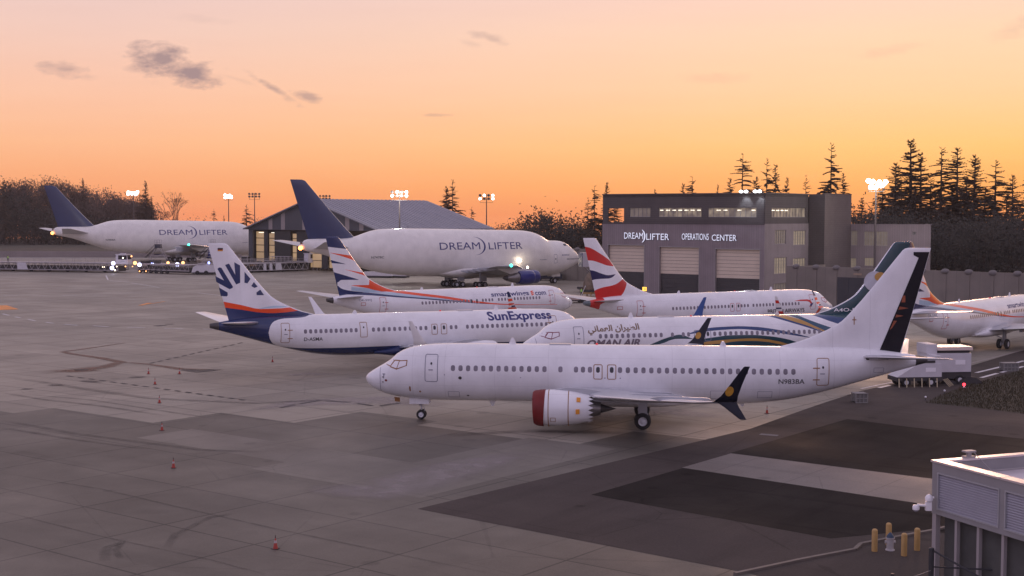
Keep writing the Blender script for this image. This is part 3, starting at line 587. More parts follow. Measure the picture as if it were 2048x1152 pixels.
pR = airliner((65.81, 166.65, 228.87, -.39), 'airliner with orange and navy zigzag fin at the right edge of the photo', 1, mW, [mWf, M_lead], winW, [17.76, 18.6], M_redline, mWw, M_wing, exitm=M_blind, belly=M_white, winZ=3.86)
for p, reg in ((pW, 'OK-SWJ'), (pR, 'OK-SWK')):
    sign(p, 'lettering', 'smartwings', 15.3, 8.95, 4.08, 4.8, M_navy2, 1, .02); sign(p, 'lettering', 'com', 7.9, 6.0, 4.17, 4.64, M_navy2, 1, .02)
    for i in range(3): B_('zigzag_mark', flat([[(8.6, 4.75-.2*i), (8.05, 4.82-.2*i), (8.15, 4.7-.2*i), (8.55, 4.58-.2*i)]]), M_org, p, 1, off=.012)
    sign(p, 'registration', reg, 35.0, 33.3, 4.28, 4.62, M_line, 1, .01)
    B_('hatch_outline', frame(34.1, 34.7, 3.8, 4.2, .02, .05), M_redline, p, 1, off=.012)
# ---- third row right: red, white and blue flag tail
BF = [(RED, 34, 40, [(34.9, 8.9), (35.76, 9.0), (36.92, 9.36), (37.85, 9.61), (38.91, 9.68)], [(34.9, 9.3), (36.19, 10.09), (37.24, 10.67), (38.28, 11.16), (39.23, 11.33)]),
      ((.02, .02, .085), 34.59, 40, [(34.59, 7.97), (35.12, 7.58), (35.65, 7.46), (36.8, 7.44), (37.53, 7.37), (38.25, 7.19)], [(34.59, 7.97), (35.65, 7.86), (36.7, 8.1), (37.74, 8.45), (38.6, 8.55)]),
      (RED, 33.0, 40, [(33.0, 6.7), (33.2, 6.2), (33.51, 5.65), (34.15, 5.16), (35.1, 5.1), (36.2, 4.7), (39, 4.6)], [(33.0, 7.6), (33.74, 7.23), (34.37, 6.86), (35.11, 6.62), (36.16, 6.47), (37.21, 6.19), (37.95, 5.82)])]
mB = paint('flag_tailed_livery', WHITE, [(RED, 36.3, 38.3, [(36.3, 4.7), (37.0, 4.4), (37.2, 3.92), (37.6, 3.6), (38.3, 3.5)], [(36.3, 4.72), (36.6, 6), (38.3, 6)]), (RED, 37.0, 38.3, None, [(37, 4.5), (38.3, 4.5)])])
mBf = paint('flag_fin', WHITE, BF)
mBw = paint('flag_winglet', WHITE, [(RED, 0, 40, [(20, 5.1), (30, 5.3)], [(20, 5.4), (30, 5.7)]), ((.02, .02, .085), 0, 40, [(20, 4.5), (30, 4.6)], [(20, 4.65), (30, 4.8)]), (RED, 0, 40, [(20, 3.95), (30, 4.0)], [(20, 4.2), (30, 4.4)])])
pB = airliner((42.23, 176.88, 209.9, -.48), 'airliner with red, white and blue waving flag tail in front of the grey operations building', 1, mB, [mBf, M_lead], [7.45+.53*k for k in range(14)]+[14.9, 15.78, 16.3, 16.8]+[18.85+.53*k for k in range(17)], [17.3, 18.26], M_redline, mBw, M_wing, belly=M_white, winZ=3.72, tailcone=mat('bare_tail_cone', (.14, .17, .18), .45, .3))
sign(pB, 'lettering', 'BRITISH AIRWAYS', 12.6, 6.4, 2.62, 3.12, M_black, 1, .02, -.25)
B_('speedmark', flat([[(8.2, 4.06), (7, 4.2), (5.9, 4.2), (5.45, 4.1), (5.1, 3.75), (5.35, 3.62), (5.6, 3.85), (6.0, 3.98), (7, 4.02)]]), mat('speed_red', RED, .4), pB, 1, off=.02)
B_('speedmark', flat([[(5.1, 3.75), (4.98, 3.6), (5.3, 3.25), (5.55, 3.45), (5.35, 3.62)]]), M_navy2, pB, 1, off=.022)
B_('hatch_outline', frame(34.1, 34.8, 3.75, 4.15, .02, .05), M_redline, pB, 1, off=.012)

# ---------------------------------------------------------------- the two outsize freighters
M_tail = paint('freighter_tail_blue', (.018, .035, .11), [], 72, 24); M_eng = mat('engine_blue', (.018, .028, .2), .28, coat=.5, var=.08, vs=.7)
M_lamp = mat('landing_lamp', (1, .9, .75), .4, emit=9, ecol=(1, .84, .66)); M_green = mat('green_nav_lamp', (0, .6, .4), .4, emit=6, ecol=(.05, 1, .65)); M_tlamp = mat('orange_tail_lamp', (1, .2, .02), .4, emit=9, ecol=(1, .25, .06))
mD = paint('freighter_lamplit_white', (.86, .83, .77), [], 72, 24, .3, (8.9, 12.2, 47.5, 50.5, 30))  # white paint tinted cream: the yard lamps' warm glow is in the colour
def freighter(pose, lab, reg, lamp):
    X, Y, a, dz = pose; p = empty('cargo_aircraft', (X, Y, dz), R(a), lab, 'cargo aircraft')
    hull('fuselage', D, mD, p, 0, 68.8, 72, 110, 1.2)
    FL = pchip([(9.2, 54.5), (10.3, 57.0), (10.9, 57.7), (21.6, 68.1)]); FT = pchip([(9.2, 67.0), (21.6, 71.1)])
    wing('fin', [(z, FL(z)+(.5 if z > 21.6 else 0), FT(z), 0, (.085 if z < 21.6 else .04)) for z in (9.2, 10, 10.6, 12, 15, 18, 20.5, 21.4, 21.62)], [M_tail, M_lead], p, 1, True, 2)
    hull('wing_fairing', Body([(15, 3.0), (20, 4.7), (32, 4.9), (40, 3.3)], [(15, 2.2), (20, 1.65), (33, 1.75), (40, 2.7)], [(15, 2.6), (20, 3.6), (33, 3.7), (40, 2.0)], .5, 2.4), mD, p, 15, 40, 40, 24)
    for s in (1, -1):
        wing('wing', [(.5, 15.5, 33.5, 2.9, .13), (3.2, 17.4, 33.2, 3.2, .13), (7, 20.8, 34.0, 3.6, .12), (12, 24.9, 35.9, 4.05, .1), (21, 32.0, 39.6, 4.75, .09), (31.2, 40.2, 44.9, 5.5, .08), (32, 41.6, 45.2, 5.55, .05)], [M_wing, M_lead], p, s, False, 2)
        for y, xa in ((5, 33.5), (9.5, 35.2), (14.5, 37.3), (19.5, 39.4)): MB().prism([(xa-3, .1), (xa-2, -.5), (xa, -.55), (xa+1.8, -.1), (xa+1.6, .1)], s*y-.2, s*y+.2, Matrix.Translation((0, 0, 3.1+.08*y))).build('flap_fairing', M_wing, p, 40)
        for y, xe, ze in ((11.7, 20.9, 2.25), (20.8, 29.0, 2.7)):
            e = MB().lathe([(.9, 1.05), (.15, 1.15), (0, 1.22), (.1, 1.3), (.5, 1.38), (1.4, 1.42), (2.6, 1.38), (3.6, 1.24), (3.6, 1.05)], 40, (xe, s*y, ze), 'x', close=False).build('engine', M_eng, p, 40)
            MB().lathe([(.8, 1.1), (.8, .4), (.4, .02)], 32, (xe, s*y, ze), 'x').build('fan_disc', M_dark, e, 40)
            MB().lathe([(3.4, 1.05), (4.6, .95), (5.6, .72), (6.2, .6)], 32, (xe, s*y, ze), 'x').build('core_cowl', M_nozzle, e, 40)
            MB().lathe([(6.1, .55), (6.6, .45), (7.1, .1)], 24, (xe, s*y, ze), 'x').build('exhaust_cone', M_dark, e, 40)
            MB().prism([(xe+1.2, ze+1.3), (xe+3.2, ze+1.75), (xe+8, ze+2.2), (xe+8, ze+1.6), (xe+5.4, ze+.7), (xe+3.4, ze+1.1)], s*y-.22, s*y+.22).build('pylon', mD, p, 40)
        wing('tailplane', [(.4, 58.3, 66.6, 8.3, .08), (2, 59.6, 66.8, 8.5, .08), (10.8, 67.2, 69.6, 9.8, .07), (11, 67.6, 69.6, 9.83, .04)], [M_wing, M_lead], p, s, False, 2)
        for nm, gx, gy, zt in (('wing_gear_leg', 30.9, 5.5, 3.4), ('body_gear_leg', 34.0, 1.92, 2.4)):
            MB().bar((gx, s*gy, zt), (gx, s*gy, .62), .22, .17).bar((gx-.75, s*gy, .62), (gx+.75, s*gy, .62), .13).bar((gx-.4, s*gy, zt-.4), (gx+.1, s*gy, 1.4), .08).box(gx-1.1, gx+.3, s*(gy+.75)-.03, s*(gy+.75)+.03, 1.3, 2.4).build(nm, M_strut, p, 40)
            for ax in (-.74, .74):
                for ay in (-.56, .56): tyre_wheel(p, 'wheel', gx+ax, s*gy+ay, .62, .46)
    MB().bar((7.7, 0, 2.3), (7.7, 0, .6), .16, .13).bar((7.7, -.5, .6), (7.7, .5, .6), .1).bar((6.6, 0, 2.1), (7.6, 0, 1.2), .06).build('nose_gear_leg', M_strut, p, 40)
    for s in (1, -1):
        tyre_wheel(p, 'nose_wheel', 7.7, s*.46, .62, .44); MB().box(6.4, 8.7, s*.75-.03, s*.75+.03, 1.5, 2.25).build('gear_door', mD, p)
        for i in range(11): decal('cabin_window', flat([rrect(1.95+.42*i, 2.15+.42*i, 5.22, 5.5, .08, 2)]), M_pane2, p, D.half, s, .012)
        d = decal('cabin_door', frame(9.15, 10.15, 4.55, 6.45, .15, .07), M_line, p, D.half, s, .015); decal('door_window', flat([rrect(9.5, 9.75, 5.3, 5.6, .06)]), M_pane2, d, D.half, s, .02)
        for q in ([(5.35, 8.45), (5.75, 8.72), (6.0, 8.68), (5.7, 8.25)], [(5.78, 8.22), (6.1, 8.66), (6.6, 8.6), (6.5, 8.25)]): decal('cockpit_window', flat([q]), M_pane2, p, D.half, s, .02, .1, .1)
        t0 = (39.85, 29.9) if s > 0 else (19.06, 29.0); t1 = (27.75, 19.06) if s > 0 else (31.2, 39.85)
        sign(p, 'lettering', 'DREAM', *t0, 7.85, 9.3, M_navy2, s, .0, surf=D.half); sign(p, 'lettering', 'LIFTER', *t1, 7.78, 9.2, M_navy2, s, .0, surf=D.half)
        cr = []; c0 = 30.9 if s > 0 else 28.0; q = 1 if s > 0 else -1
        for k in range(17): t = R(100-200*k/16); cr.append((c0-q*2.4*math.cos(t), 8.52+1.85*math.sin(t)))
        for k in range(1, 16): t = R(-100+200*k/16); cr.append((c0-q*(2.4*math.cos(t)-.42*math.sin(math.pi*k/16)), 8.52+1.85*math.sin(t)*.985))
        decal('crescent', flat([cr]), M_navy2, p, D.half, s, .012, .4, .6)
        a, b = (54.95, 52.35) if s > 0 else (52.35, 54.95); sign(p, 'registration', reg, a, b, 6.3, 6.75, M_black, s, .01, surf=D.half)
        a, b = (7.75, 5.5) if s > 0 else (5.5, 7.75); sign(p, 'lettering', 'BOEING', a, b, 6.12, 6.4, M_navy2, s, .02, .3, surf=D.half)
        a, b = (14.4, 12.4) if s > 0 else (12.4, 14.4); sign(p, 'lettering', 'Dreamlifter', a, b, 5.3, 5.5, M_line, s, .02, surf=D.half)
        MB().ball((42.2, s*32.0, 5.62), .28).build('wingtip_lamp', M_green if s > 0 else M_beacon, p, 40)
    MB().ball((69.0, 0, 8.5), .42).build('tail_lamp', M_tlamp, p, 40)
    MB().lathe([(0, .28), (.25, .22), (.3, .01)], 16, (68.75, 0, 9.5), 'x').build('exhaust_pipe', M_dark, p, 40)
    if lamp:
        MB().ball((20.1, 4.35, 5.3), .42).build('landing_lamp', M_lamp, p, 40); MB().ball((21.4, 9.0, 4.1), .25).build('landing_lamp', M_lamp, p, 40)
        l = bpy.data.lights.new('wing_lamp', 'POINT'); l.energy = 70; l.color = (1, .85, .62); l.shadow_soft_size = .5
        q = bpy.data.objects.new('wing_lamp', l); C.objects.link(q); q.parent = p; q.location = (19.6, 6.2, 5.4)
    return p
pD = freighter((15.27, 298.3, 215.9, -.45), 'bulging white cargo aircraft with blue fin, the nearer one, its whole nose showing', 'N747BC', True)
pE = freighter((-71.03, 412.12, 215.22, .7), 'bulging white cargo aircraft with blue fin, the farther one, nose hidden by the shed', 'N780BA', False)
# ---------------------------------------------------------------- ground
def gmat(name, base, joint=0, slab=6.2, tint=.06, off=(0, 0), jw=.035, dirt=.16, rough=.62, seed=0, spec_=.4, streak=.86):
    m = bpy.data.materials.new(name); m.use_nodes = True; t = m.node_tree; b = t.nodes['Principled BSDF']; l = t.links
    c = t.nodes.new('ShaderNodeTexCoord'); mp = t.nodes.new('ShaderNodeMapping'); mp.inputs['Rotation'].default_value = (0, 0, R(37.5)); mp.inputs['Location'].default_value = (off[0], off[1], seed)
    l.new(c.outputs['Object'], mp.inputs[0])
    def noise(sc_, det, ro, vec=None, dist=0):
        n = t.nodes.new('ShaderNodeTexNoise'); n.inputs['Scale'].default_value = sc_; n.inputs['Detail'].default_value = det; n.inputs['Roughness'].default_value = ro; n.inputs['Distortion'].default_value = dist
        l.new(vec or mp.outputs[0], n.inputs['Vector']); return n.outputs[0]
    def mth(op, a, q, cl=False):
        n = t.nodes.new('ShaderNodeMath'); n.operation = op; n.use_clamp = cl
        for i, v in enumerate((a, q)):
            if isinstance(v, (int, float)): n.inputs[i].default_value = v
            elif v is not None: l.new(v, n.inputs[i])
        return n.outputs[0]
    def rng(v, a0, a1, b0, b1):
        n = t.nodes.new('ShaderNodeMapRange'); l.new(v, n.inputs[0])
        for i, x in enumerate((a0, a1, b0, b1)): n.inputs[i+1].default_value = x
        return n.outputs[0]
    k = rng(noise(.035, 5, .6, dist=1), .3, .7, 1-dirt, 1+dirt*.7)
    k = mth('MULTIPLY', k, rng(noise(.3, 6, .65), .3, .7, 1-dirt*.5, 1+dirt*.4))
    k = mth('MULTIPLY', k, rng(noise(9, 4, .7), .25, .75, .8, 1.18))
    st = t.nodes.new('ShaderNodeMapping'); st.inputs['Scale'].default_value = (1, .09, 1); l.new(mp.outputs[0], st.inputs[0])
    k = mth('MULTIPLY', k, rng(noise(.55, 4, .6, st.outputs[0]), .5, .78, 1, streak))
    st2 = t.nodes.new('ShaderNodeMapping'); st2.inputs['Scale'].default_value = (.05, .9, 1); st2.inputs['Rotation'].default_value = (0, 0, .35); l.new(mp.outputs[0], st2.inputs[0])
    k = mth('MULTIPLY', k, rng(noise(.8, 3, .5, st2.outputs[0], .6), .58, .72, 1, streak))
    k = mth('MULTIPLY', k, rng(noise(.16, 3, .45, dist=.4), .66, .78, 1, .72))
    vs = t.nodes.new('ShaderNodeTexVoronoi'); vs.inputs['Scale'].default_value = .3; l.new(mp.outputs[0], vs.inputs[0]); sc_ = t.nodes.new('ShaderNodeSeparateColor'); l.new(vs.outputs['Color'], sc_.inputs[0])
    k = mth('MULTIPLY', k, rng(mth('SUBTRACT', mth('MULTIPLY', sc_.outputs[0], .16), vs.outputs['Distance']), -.02, .03, 1, .72))    # oil drips
    vo = t.nodes.new('ShaderNodeTexVoronoi'); vo.feature = 'DISTANCE_TO_EDGE'; vo.inputs['Scale'].default_value = .085; l.new(mp.outputs[0], vo.inputs[0])
    k = mth('MULTIPLY', k, rng(mth('LESS_THAN', mth('ADD', vo.outputs[0], mth('MULTIPLY', noise(.4, 3, .6), .02)), .0125), 0, 1, 1, .8))
    if joint:
        s = t.nodes.new('ShaderNodeSeparateXYZ'); l.new(mp.outputs[0], s.inputs[0])
        qs = []; fl = []
        for i in (0, 1):
            d = mth('DIVIDE', s.outputs[i], slab); f = mth('FRACT', d, None); fl.append(mth('FLOOR', d, None))
            e = mth('MULTIPLY', mth('MINIMUM', f, mth('SUBTRACT', 1, f)), slab); qs.append(e)
        j = mth('LESS_THAN', mth('MINIMUM', qs[0], qs[1]), jw)
        cb = t.nodes.new('ShaderNodeCombineXYZ'); l.new(fl[0], cb.inputs[0]); l.new(fl[1], cb.inputs[1])
        w = t.nodes.new('ShaderNodeTexWhiteNoise'); w.noise_dimensions = '2D'; l.new(cb.outputs[0], w.inputs[0])
        k = mth('MULTIPLY', k, rng(w.outputs[0], 0, 1, 1-tint, 1+tint)); k = mth('MULTIPLY', k, rng(j, 0, 1, 1, 1-joint))
    v = t.nodes.new('ShaderNodeVectorMath'); v.operation = 'SCALE'; v.inputs[0].default_value = base; l.new(k, v.inputs['Scale']); l.new(v.outputs[0], b.inputs['Base Color'])
    l.new(rng(noise(.12, 5, .6), .3, .7, rough-.14, rough+.12), b.inputs['Roughness']); b.inputs['Specular IOR Level'].default_value = spec_
    u = t.nodes.new('ShaderNodeBump'); u.inputs['Strength'].default_value = .25; u.inputs['Distance'].default_value = .03; l.new(noise(14, 4, .6), u.inputs['Height']); l.new(u.outputs[0], b.inputs['Normal'])
    return m
M_conc = gmat('concrete', (.275, .245, .195), .62, tint=.13, off=(1.1, -2.2), jw=.06)
M_conc2 = gmat('old_concrete', (.118, .104, .082), .6, tint=.1, off=(1.1, -2.2), dirt=.2, seed=3, jw=.055)
M_asph = gmat('asphalt', (.084, .07, .063), 0, dirt=.14, rough=.9, seed=7, spec_=.08, streak=.78)
M_asph2 = gmat('new_asphalt', (.032, .027, .024), 0, dirt=.3, rough=.85, seed=11, spec_=.05, streak=.62)
M_strip = gmat('concrete_strip', (.19, .165, .145), .3, slab=4.6, tint=.04, seed=5, dirt=.1)
YS = [5, 40, 70, 98]+[98+1.85*k for k in range(1, 21)]+[160, 250, 345]+[345+3*k for k in range(1, 16)]+[420, 600, 750, 1100, 5500]
gm = MB(); V = []
for Y in YS:
    for X in (-4000, -800, -200, 0, 200, 800, 4000): V.append((X, Y, gz(Y) if Y < 800 else -24 if Y < 2000 else -170))
gm.add(V, [(i*7+k, i*7+k+1, i*7+k+8, i*7+k+7) for i in range(len(YS)-1) for k in range(6)])
label(gm.build('ground', M_conc), kind='structure')
def sheet(name, poly, m, lift, parent=None):
    # a flat area laid on the ground's own slope
    t = geometry.tessellate_polygon([[Vector((x, y, 0)) for x, y in poly]]); b = bmesh.new(); vs = [b.verts.new((x, y, 0)) for x, y in poly]
    for f in t: b.faces.new([vs[i] for i in f])
    for Y in YS:
        if min(p[1] for p in poly) < Y < max(p[1] for p in poly):
            bmesh.ops.bisect_plane(b, geom=b.verts[:]+b.edges[:]+b.faces[:], plane_co=(0, Y, 0), plane_no=(0, 1, 0), dist=1e-5)
    ys = YS
    def g(y):
        for i in range(len(ys)-1):
            if ys[i] <= y <= ys[i+1]: q = (y-ys[i])/(ys[i+1]-ys[i]); return gz(ys[i])*(1-q)+gz(ys[i+1])*q
        return 0
    for v in b.verts: v.co.z = g(v.co.y)+lift
    bmesh.ops.recalc_face_normals(b, faces=b.faces)
    for f in b.faces:
        if f.normal.z < 0: f.normal_flip()
    me = bpy.data.meshes.new(name); b.to_mesh(me); b.free(); me.materials.append(m)
    o = bpy.data.objects.new(name, me); C.objects.link(o)
    if parent: o.parent = parent
    return o
def st(o): return label(o, kind='structure')
# older darker slabs: stepped edge
U0, V0 = -88.3, 58.4
edge = [(-150, 54), (-110, 54), (-110, 49), (-94.5, 49), (-94.5, 55.0), (-87.9, 55.0), (-87.9, 58.4), (-76.3, 58.4), (-76.3, 64.5), (-68.6, 64.5), (-68.6, 71.2), (-61.2, 71.2), (-61.2, 69.0), (-48, 69.0), (-48, 76), (-30, 76), (-30, 81), (-20, 81), (-20, 30), (-60, 5), (-150, 5)]
st(sheet('old_slabs', [uv(*q) for q in edge], M_conc2, .004))
lt = [(-72, 58.3), (-52, 58.3), (-52, 69.6), (-45.2, 69.6), (-45.2, 51.2), (-58, 51.2), (-58, 53.8), (-72, 53.8)]
st(sheet('pale_slabs', [uv(*q) for q in lt], gmat('pale_concrete', (.16, .143, .117), .3, off=(1.1, -2.2), seed=9, dirt=.14), .008))
asp = [(-45, 50.6), (-25.4, 50.6), (-25.4, 20), (60, 20), (60, 140), (-22, 140), (-22, 118), (-36, 110), (-45, 96)]
asp = [(-45, 50.6), (-25.4, 50.3), (-25.2, 10), (70, 10), (70, 94), (-2, 104), (-30, 101), (-45, 97)]
p1_, p2_, p3_ = gp(835, 1018), gp(1500, 858), gp(1722, 782); p4_ = gp(1940, 732); p5_ = gp(2048, 700); p6_ = gp(1500, 1147)
st(sheet('asphalt', [(p1_.x, p1_.y), (p6_.x, p6_.y), (p6_.x+20, p6_.y-28), (120, 20), (140, 200), (p5_.x+25, p5_.y+30), (p5_.x, p5_.y), (p4_.x, p4_.y), (p3_.x, p3_.y), (p2_.x, p2_.y)], M_asph, .012))
st(sheet('new_asphalt', [uv(*q) for q in [(-38.9, 72.6), (-38.9, 90), (-34, 89.2), (10, 88.5), (10, 72.3), (-27, 72.4)]], M_asph2, .016))
st(sheet('new_asphalt', [uv(*q) for q in [(-38.7, 57.2), (-38.7, 66.6), (-24, 65.6), (10, 65.4), (10, 60.2), (-22.3, 60.2), (-24.9, 56)]], M_asph2, .016))
st(sheet('concrete_strip', [uv(*q) for q in [(-38.8, 66.65), (-38.8, 72.5), (-27, 72.3), (10, 72.2), (10, 65.5), (-24, 65.65)]], M_strip, .016))
kb = [gp(1470, 1150), gp(1600, 1122), gp(1710, 1101), (gp(1722, 1090)), gp(1865, 1063), gp(1960, 1040)]
mb = MB()
for a, b in zip(kb, kb[1:]):
    d = (b-a).normalized(); n = Vector((-d.y, d.x, 0)); w = .09
    v = [a-n*w, b-n*w, b+n*w, a+n*w]; mb.add([p+Vector((0, 0, z)) for z in (0, .1) for p in v], [(0, 1, 2, 3), (7, 6, 5, 4), (0, 4, 5, 1), (1, 5, 6, 2), (2, 6, 7, 3), (3, 7, 4, 0)])
st(mb.build('kerb', mat('kerb_concrete', (.15, .128, .11), .7, var=.15, vs=2)))
M_grass = mat('dry_grass', (.04, .032, .017), .95, var=.2, vs=.6, bump=.6, bs=3)
g1 = [gp(*q) for q in [(1852, 806), (1880, 792), (1930, 772), (2048, 739), (2100, 725), (2130, 838), (2048, 828), (1960, 817)]]
st(sheet('grass_bank', [(p.x, p.y) for p in g1], M_grass, .02))
rg = random.Random(5); mb = MB()
def inpoly(x, y, P):
    c = False
    for i in range(len(P)):
        a, b = P[i], P[i-1]
        if (a.y > y) != (b.y > y) and x < (b.x-a.x)*(y-a.y)/(b.y-a.y)+a.x: c = not c
    return c
k = 0
while k < 9000:
    x, y = rg.uniform(31, 58), rg.uniform(92, 142)
    if not inpoly(x, y, g1): continue
    k += 1; h = rg.uniform(.05, .22); a = rg.uniform(0, 6.28); z = gz(y)+.02; w = .03; c, s = math.cos(a)*w, math.sin(a)*w
    mb.add([(x-c, y-s, z), (x+c, y+s, z), (x+rg.uniform(-.06, .06), y+rg.uniform(-.06, .06), z+h)], [(0, 1, 2)])
label(mb.build('grass', mat('grass_blade', (.05, .04, .018), .9, var=.25, vs=.4), fix=False), 'rough dry grass on the bank right of the white equipment carts', 'grass', kind='stuff')
M_grassf = mat('far_grass', (.052, .046, .028), .95, var=.35, vs=.05, bump=.3, bs=1)
st(sheet('far_grass', [(-900, 452), (-60, 452), (-20, 640), (400, 500), (900, 700), (900, 740), (-1600, 740)], M_grassf, .05))

# painted markings and stains
M_wline = mat('white_marking', (.62, .6, .6), .6, var=.25, vs=1.2); M_oline = mat('orange_marking', (.72, .26, .04), .6, var=.3, vs=.6)
M_bline = mat('black_marking', (.05, .045, .045), .7, var=.4, vs=1.5)
def M_stain(name, col, al):
    m = bpy.data.materials.new(name); m.use_nodes = True; t = m.node_tree; b = t.nodes['Principled BSDF']; b.inputs['Base Color'].default_value = tuple(col)+(1,); b.inputs['Roughness'].default_value = .6
    c = t.nodes.new('ShaderNodeTexCoord'); n = t.nodes.new('ShaderNodeTexNoise'); n.inputs['Scale'].default_value = .9; n.inputs['Detail'].default_value = 5; t.links.new(c.outputs['Object'], n.inputs['Vector'])
    g = t.nodes.new('ShaderNodeAttribute'); g.attribute_name = 'soft'; r = t.nodes.new('ShaderNodeMapRange'); r.inputs[1].default_value = .35; r.inputs[2].default_value = .65; r.inputs[3].default_value = .45; r.inputs[4].default_value = 1
    t.links.new(n.outputs[0], r.inputs[0]); x = t.nodes.new('ShaderNodeMath'); x.operation = 'MULTIPLY'; t.links.new(g.outputs['Fac'], x.inputs[0]); t.links.new(r.outputs[0], x.inputs[1])
    y = t.nodes.new('ShaderNodeMath'); y.operation = 'MULTIPLY'; t.links.new(x.outputs[0], y.inputs[0]); y.inputs[1].default_value = al; t.links.new(y.outputs[0], b.inputs['Alpha']); return m
M_rust = M_stain('rust_stain', (.13, .05, .022), .95); M_oil = M_stain('oil_stain', (.035, .03, .03), .85); M_skid = M_stain('tyre_mark', (.045, .04, .037), .36); M_pale = M_stain('pale_wear', (.34, .3, .29), .55)
def smear(name, pts, w, m, lift=.02):
    # soft ribbon along ground points; w in metres (or a list)
    P = [gp(*q) if len(q) == 2 else Vector(q) for q in pts]; D_ = []
    for i in range(len(P)-1):
        k = max(2, int((P[i+1]-P[i]).length/1.5))
        for j in range(k): D_.append((P[i].lerp(P[i+1], j/k), (i+j/k)/(len(P)-1)))
    D_.append((P[-1], 1.0)); V, F, A = [], [], []
    for i, (p, q) in enumerate(D_):
        a = D_[max(i-1, 0)][0]; b = D_[min(i+1, len(D_)-1)][0]; d = (b-a); d.z = 0; d.normalize(); n = Vector((-d.y, d.x, 0))
        if isinstance(w, list): f = q*(len(w)-1); j = min(int(f), len(w)-2); ww = w[j]*(1-(f-j))+w[j+1]*(f-j)
        else: ww = w
        for k, s in enumerate((-1, -.45, .45, 1)):
            v = p+n*ww*s*.5; v.z = gz(v.y)+lift; V.append(v); A.append((0, 1, 1, 0)[k]*min(1, 6*q+.05, 6*(1-q)+.05))
    for i in range(len(D_)-1):
        for k in range(3): F.append((i*4+k, i*4+k+1, i*4+k+5, i*4+k+4))
    me = bpy.data.meshes.new(name); me.from_pydata(V, [], F); me.materials.append(m); at_ = me.attributes.new('soft', 'FLOAT', 'POINT'); at_.data.foreach_set('value', A)
    o = bpy.data.objects.new(name, me); C.objects.link(o); return st(o)
smear('rust_stain', [(80, 745), (150, 741), (210, 734), (242, 724), (200, 716), (150, 709), (125, 704), (170, 698), (250, 686), (300, 683)], [3.2, 3.6, 2.2, 1.4, 1.2, 1.0, 1.0, .8, .5, .4], M_rust)
smear('rust_stain', [(110, 743), (155, 742), (205, 741)], [1.4, 3.2, .8], M_rust, .024)
smear('oil_stain', [(155, 742), (165, 740), (180, 740)], [.8, 2.6, .5], M_oil, .028)
smear('rust_stain', [(242, 724), (300, 729), (360, 738), (450, 741)], [.8, .8, 1.6, 1.2], M_rust)
smear('oil_stain', [(360, 738), (400, 743), (445, 738)], [1.2, 3.2, 1], M_oil, .024)
for a, b, w in (((255, 755), (293, 754), 1.6), ((95, 770), (130, 771), 1.8), ((40, 779), (68, 778), 1.5), ((162, 761), (200, 766), 1.6), ((310, 653), (330, 650), 2.2), ((328, 649), (350, 648), 2)): smear('oil_stain', [a, ((a[0]+b[0])/2, (a[1]+b[1])/2), b], [w*.5, w, w*.5], M_oil)
smear('tyre_mark', [(0, 752), (100, 767), (200, 783), (300, 797), (420, 803), (520, 807), (640, 800), (720, 806)], [1.3, 1.2, 1.2, 1.0], M_skid)
smear('tyre_mark', [(0, 785), (90, 800), (200, 812), (330, 832)], .7, M_skid); smear('tyre_mark', [(60, 790), (180, 800), (350, 826), (420, 836)], .5, M_skid)
smear('tyre_mark', [(0, 840), (150, 868), (400, 900), (520, 905)], .8, M_skid); smear('tyre_mark', [(0, 855), (150, 880), (300, 900)], .6, M_skid)
smear('tyre_mark', [(0, 946), (200, 978), (350, 1013), (560, 1060), (800, 1110), (1000, 1152)], .24, M_skid)
smear('tyre_mark', [(0, 1022), (210, 1075), (420, 1120), (540, 1152)], .2, M_skid)
smear('tyre_mark', [(470, 1028), (420, 1035), (350, 1070), (330, 1100)], .5, M_skid); smear('tyre_mark', [(260, 1080), (215, 1095), (205, 1125)], .6, M_skid); smear('tyre_mark', [(250, 1078), (232, 1100), (240, 1120)], .4, M_skid)
smear('tyre_mark', [(880, 872), (1000, 865), (1080, 862), (1300, 868)], 1.5, M_skid)
smear('pale_wear', [(620, 975), (760, 985), (900, 940), (1050, 905)], [2, 5, 5, 2], M_pale); smear('pale_wear', [(500, 820), (620, 805), (760, 800), (900, 812)], [1, 5, 6, 2], M_pale)
smear('pale_wear', [(560, 752), (620, 748), (680, 749)], [1, 3.5, 1], M_pale)
smear('pale_wear', [(1150, 850), (1300, 820), (1450, 835)], [2, 5, 2], M_pale)
def stroke(name, a, b, w, m, lift=.03):
    a, b = gp(*a), gp(*b); d = (b-a); d.z = 0; d.normalize(); n = Vector((-d.y, d.x, 0))*w/2; return st(sheet(name, [((a-n).x, (a-n).y), ((b-n).x, (b-n).y), ((b+n).x, (b+n).y), ((a+n).x, (a+n).y)], m, lift))
for a, b in (((5, 628), (18, 631)), ((30, 634), (41, 636)), ((56, 639), (71, 642)), ((92, 645), (107, 647)), ((128, 649), (155, 651)), ((187, 652), (217, 654)), ((255, 655), (290, 656)), ((329, 657), (366, 658)), ((406, 658.5), (428, 659)), ((7, 590.5), (33, 591)), ((64, 591), (95, 591.5)), ((125, 591), (155, 591)), ((187, 590.5), (214, 590.5)), ((212, 551), (216, 560)), ((216, 560.5), (260, 565)), ((262, 566), (318, 575)), ((396, 586), (440, 591)), ((1962, 756), (1995, 747)), ((2002, 745.5), (2022, 740)), ((2027, 738.5), (2048, 733)), ((1952, 746), (2048, 722)), ((1758, 776), (1780, 771))):
    stroke('white_dash', a, b, .38 if a[1] > 600 else .3, M_wline)
for k in range(17):
    x = 135+k*21.5; y = 752+k*2.95; stroke('black_dash', (x, y), (x+11, y+1.5), .3, M_bline)
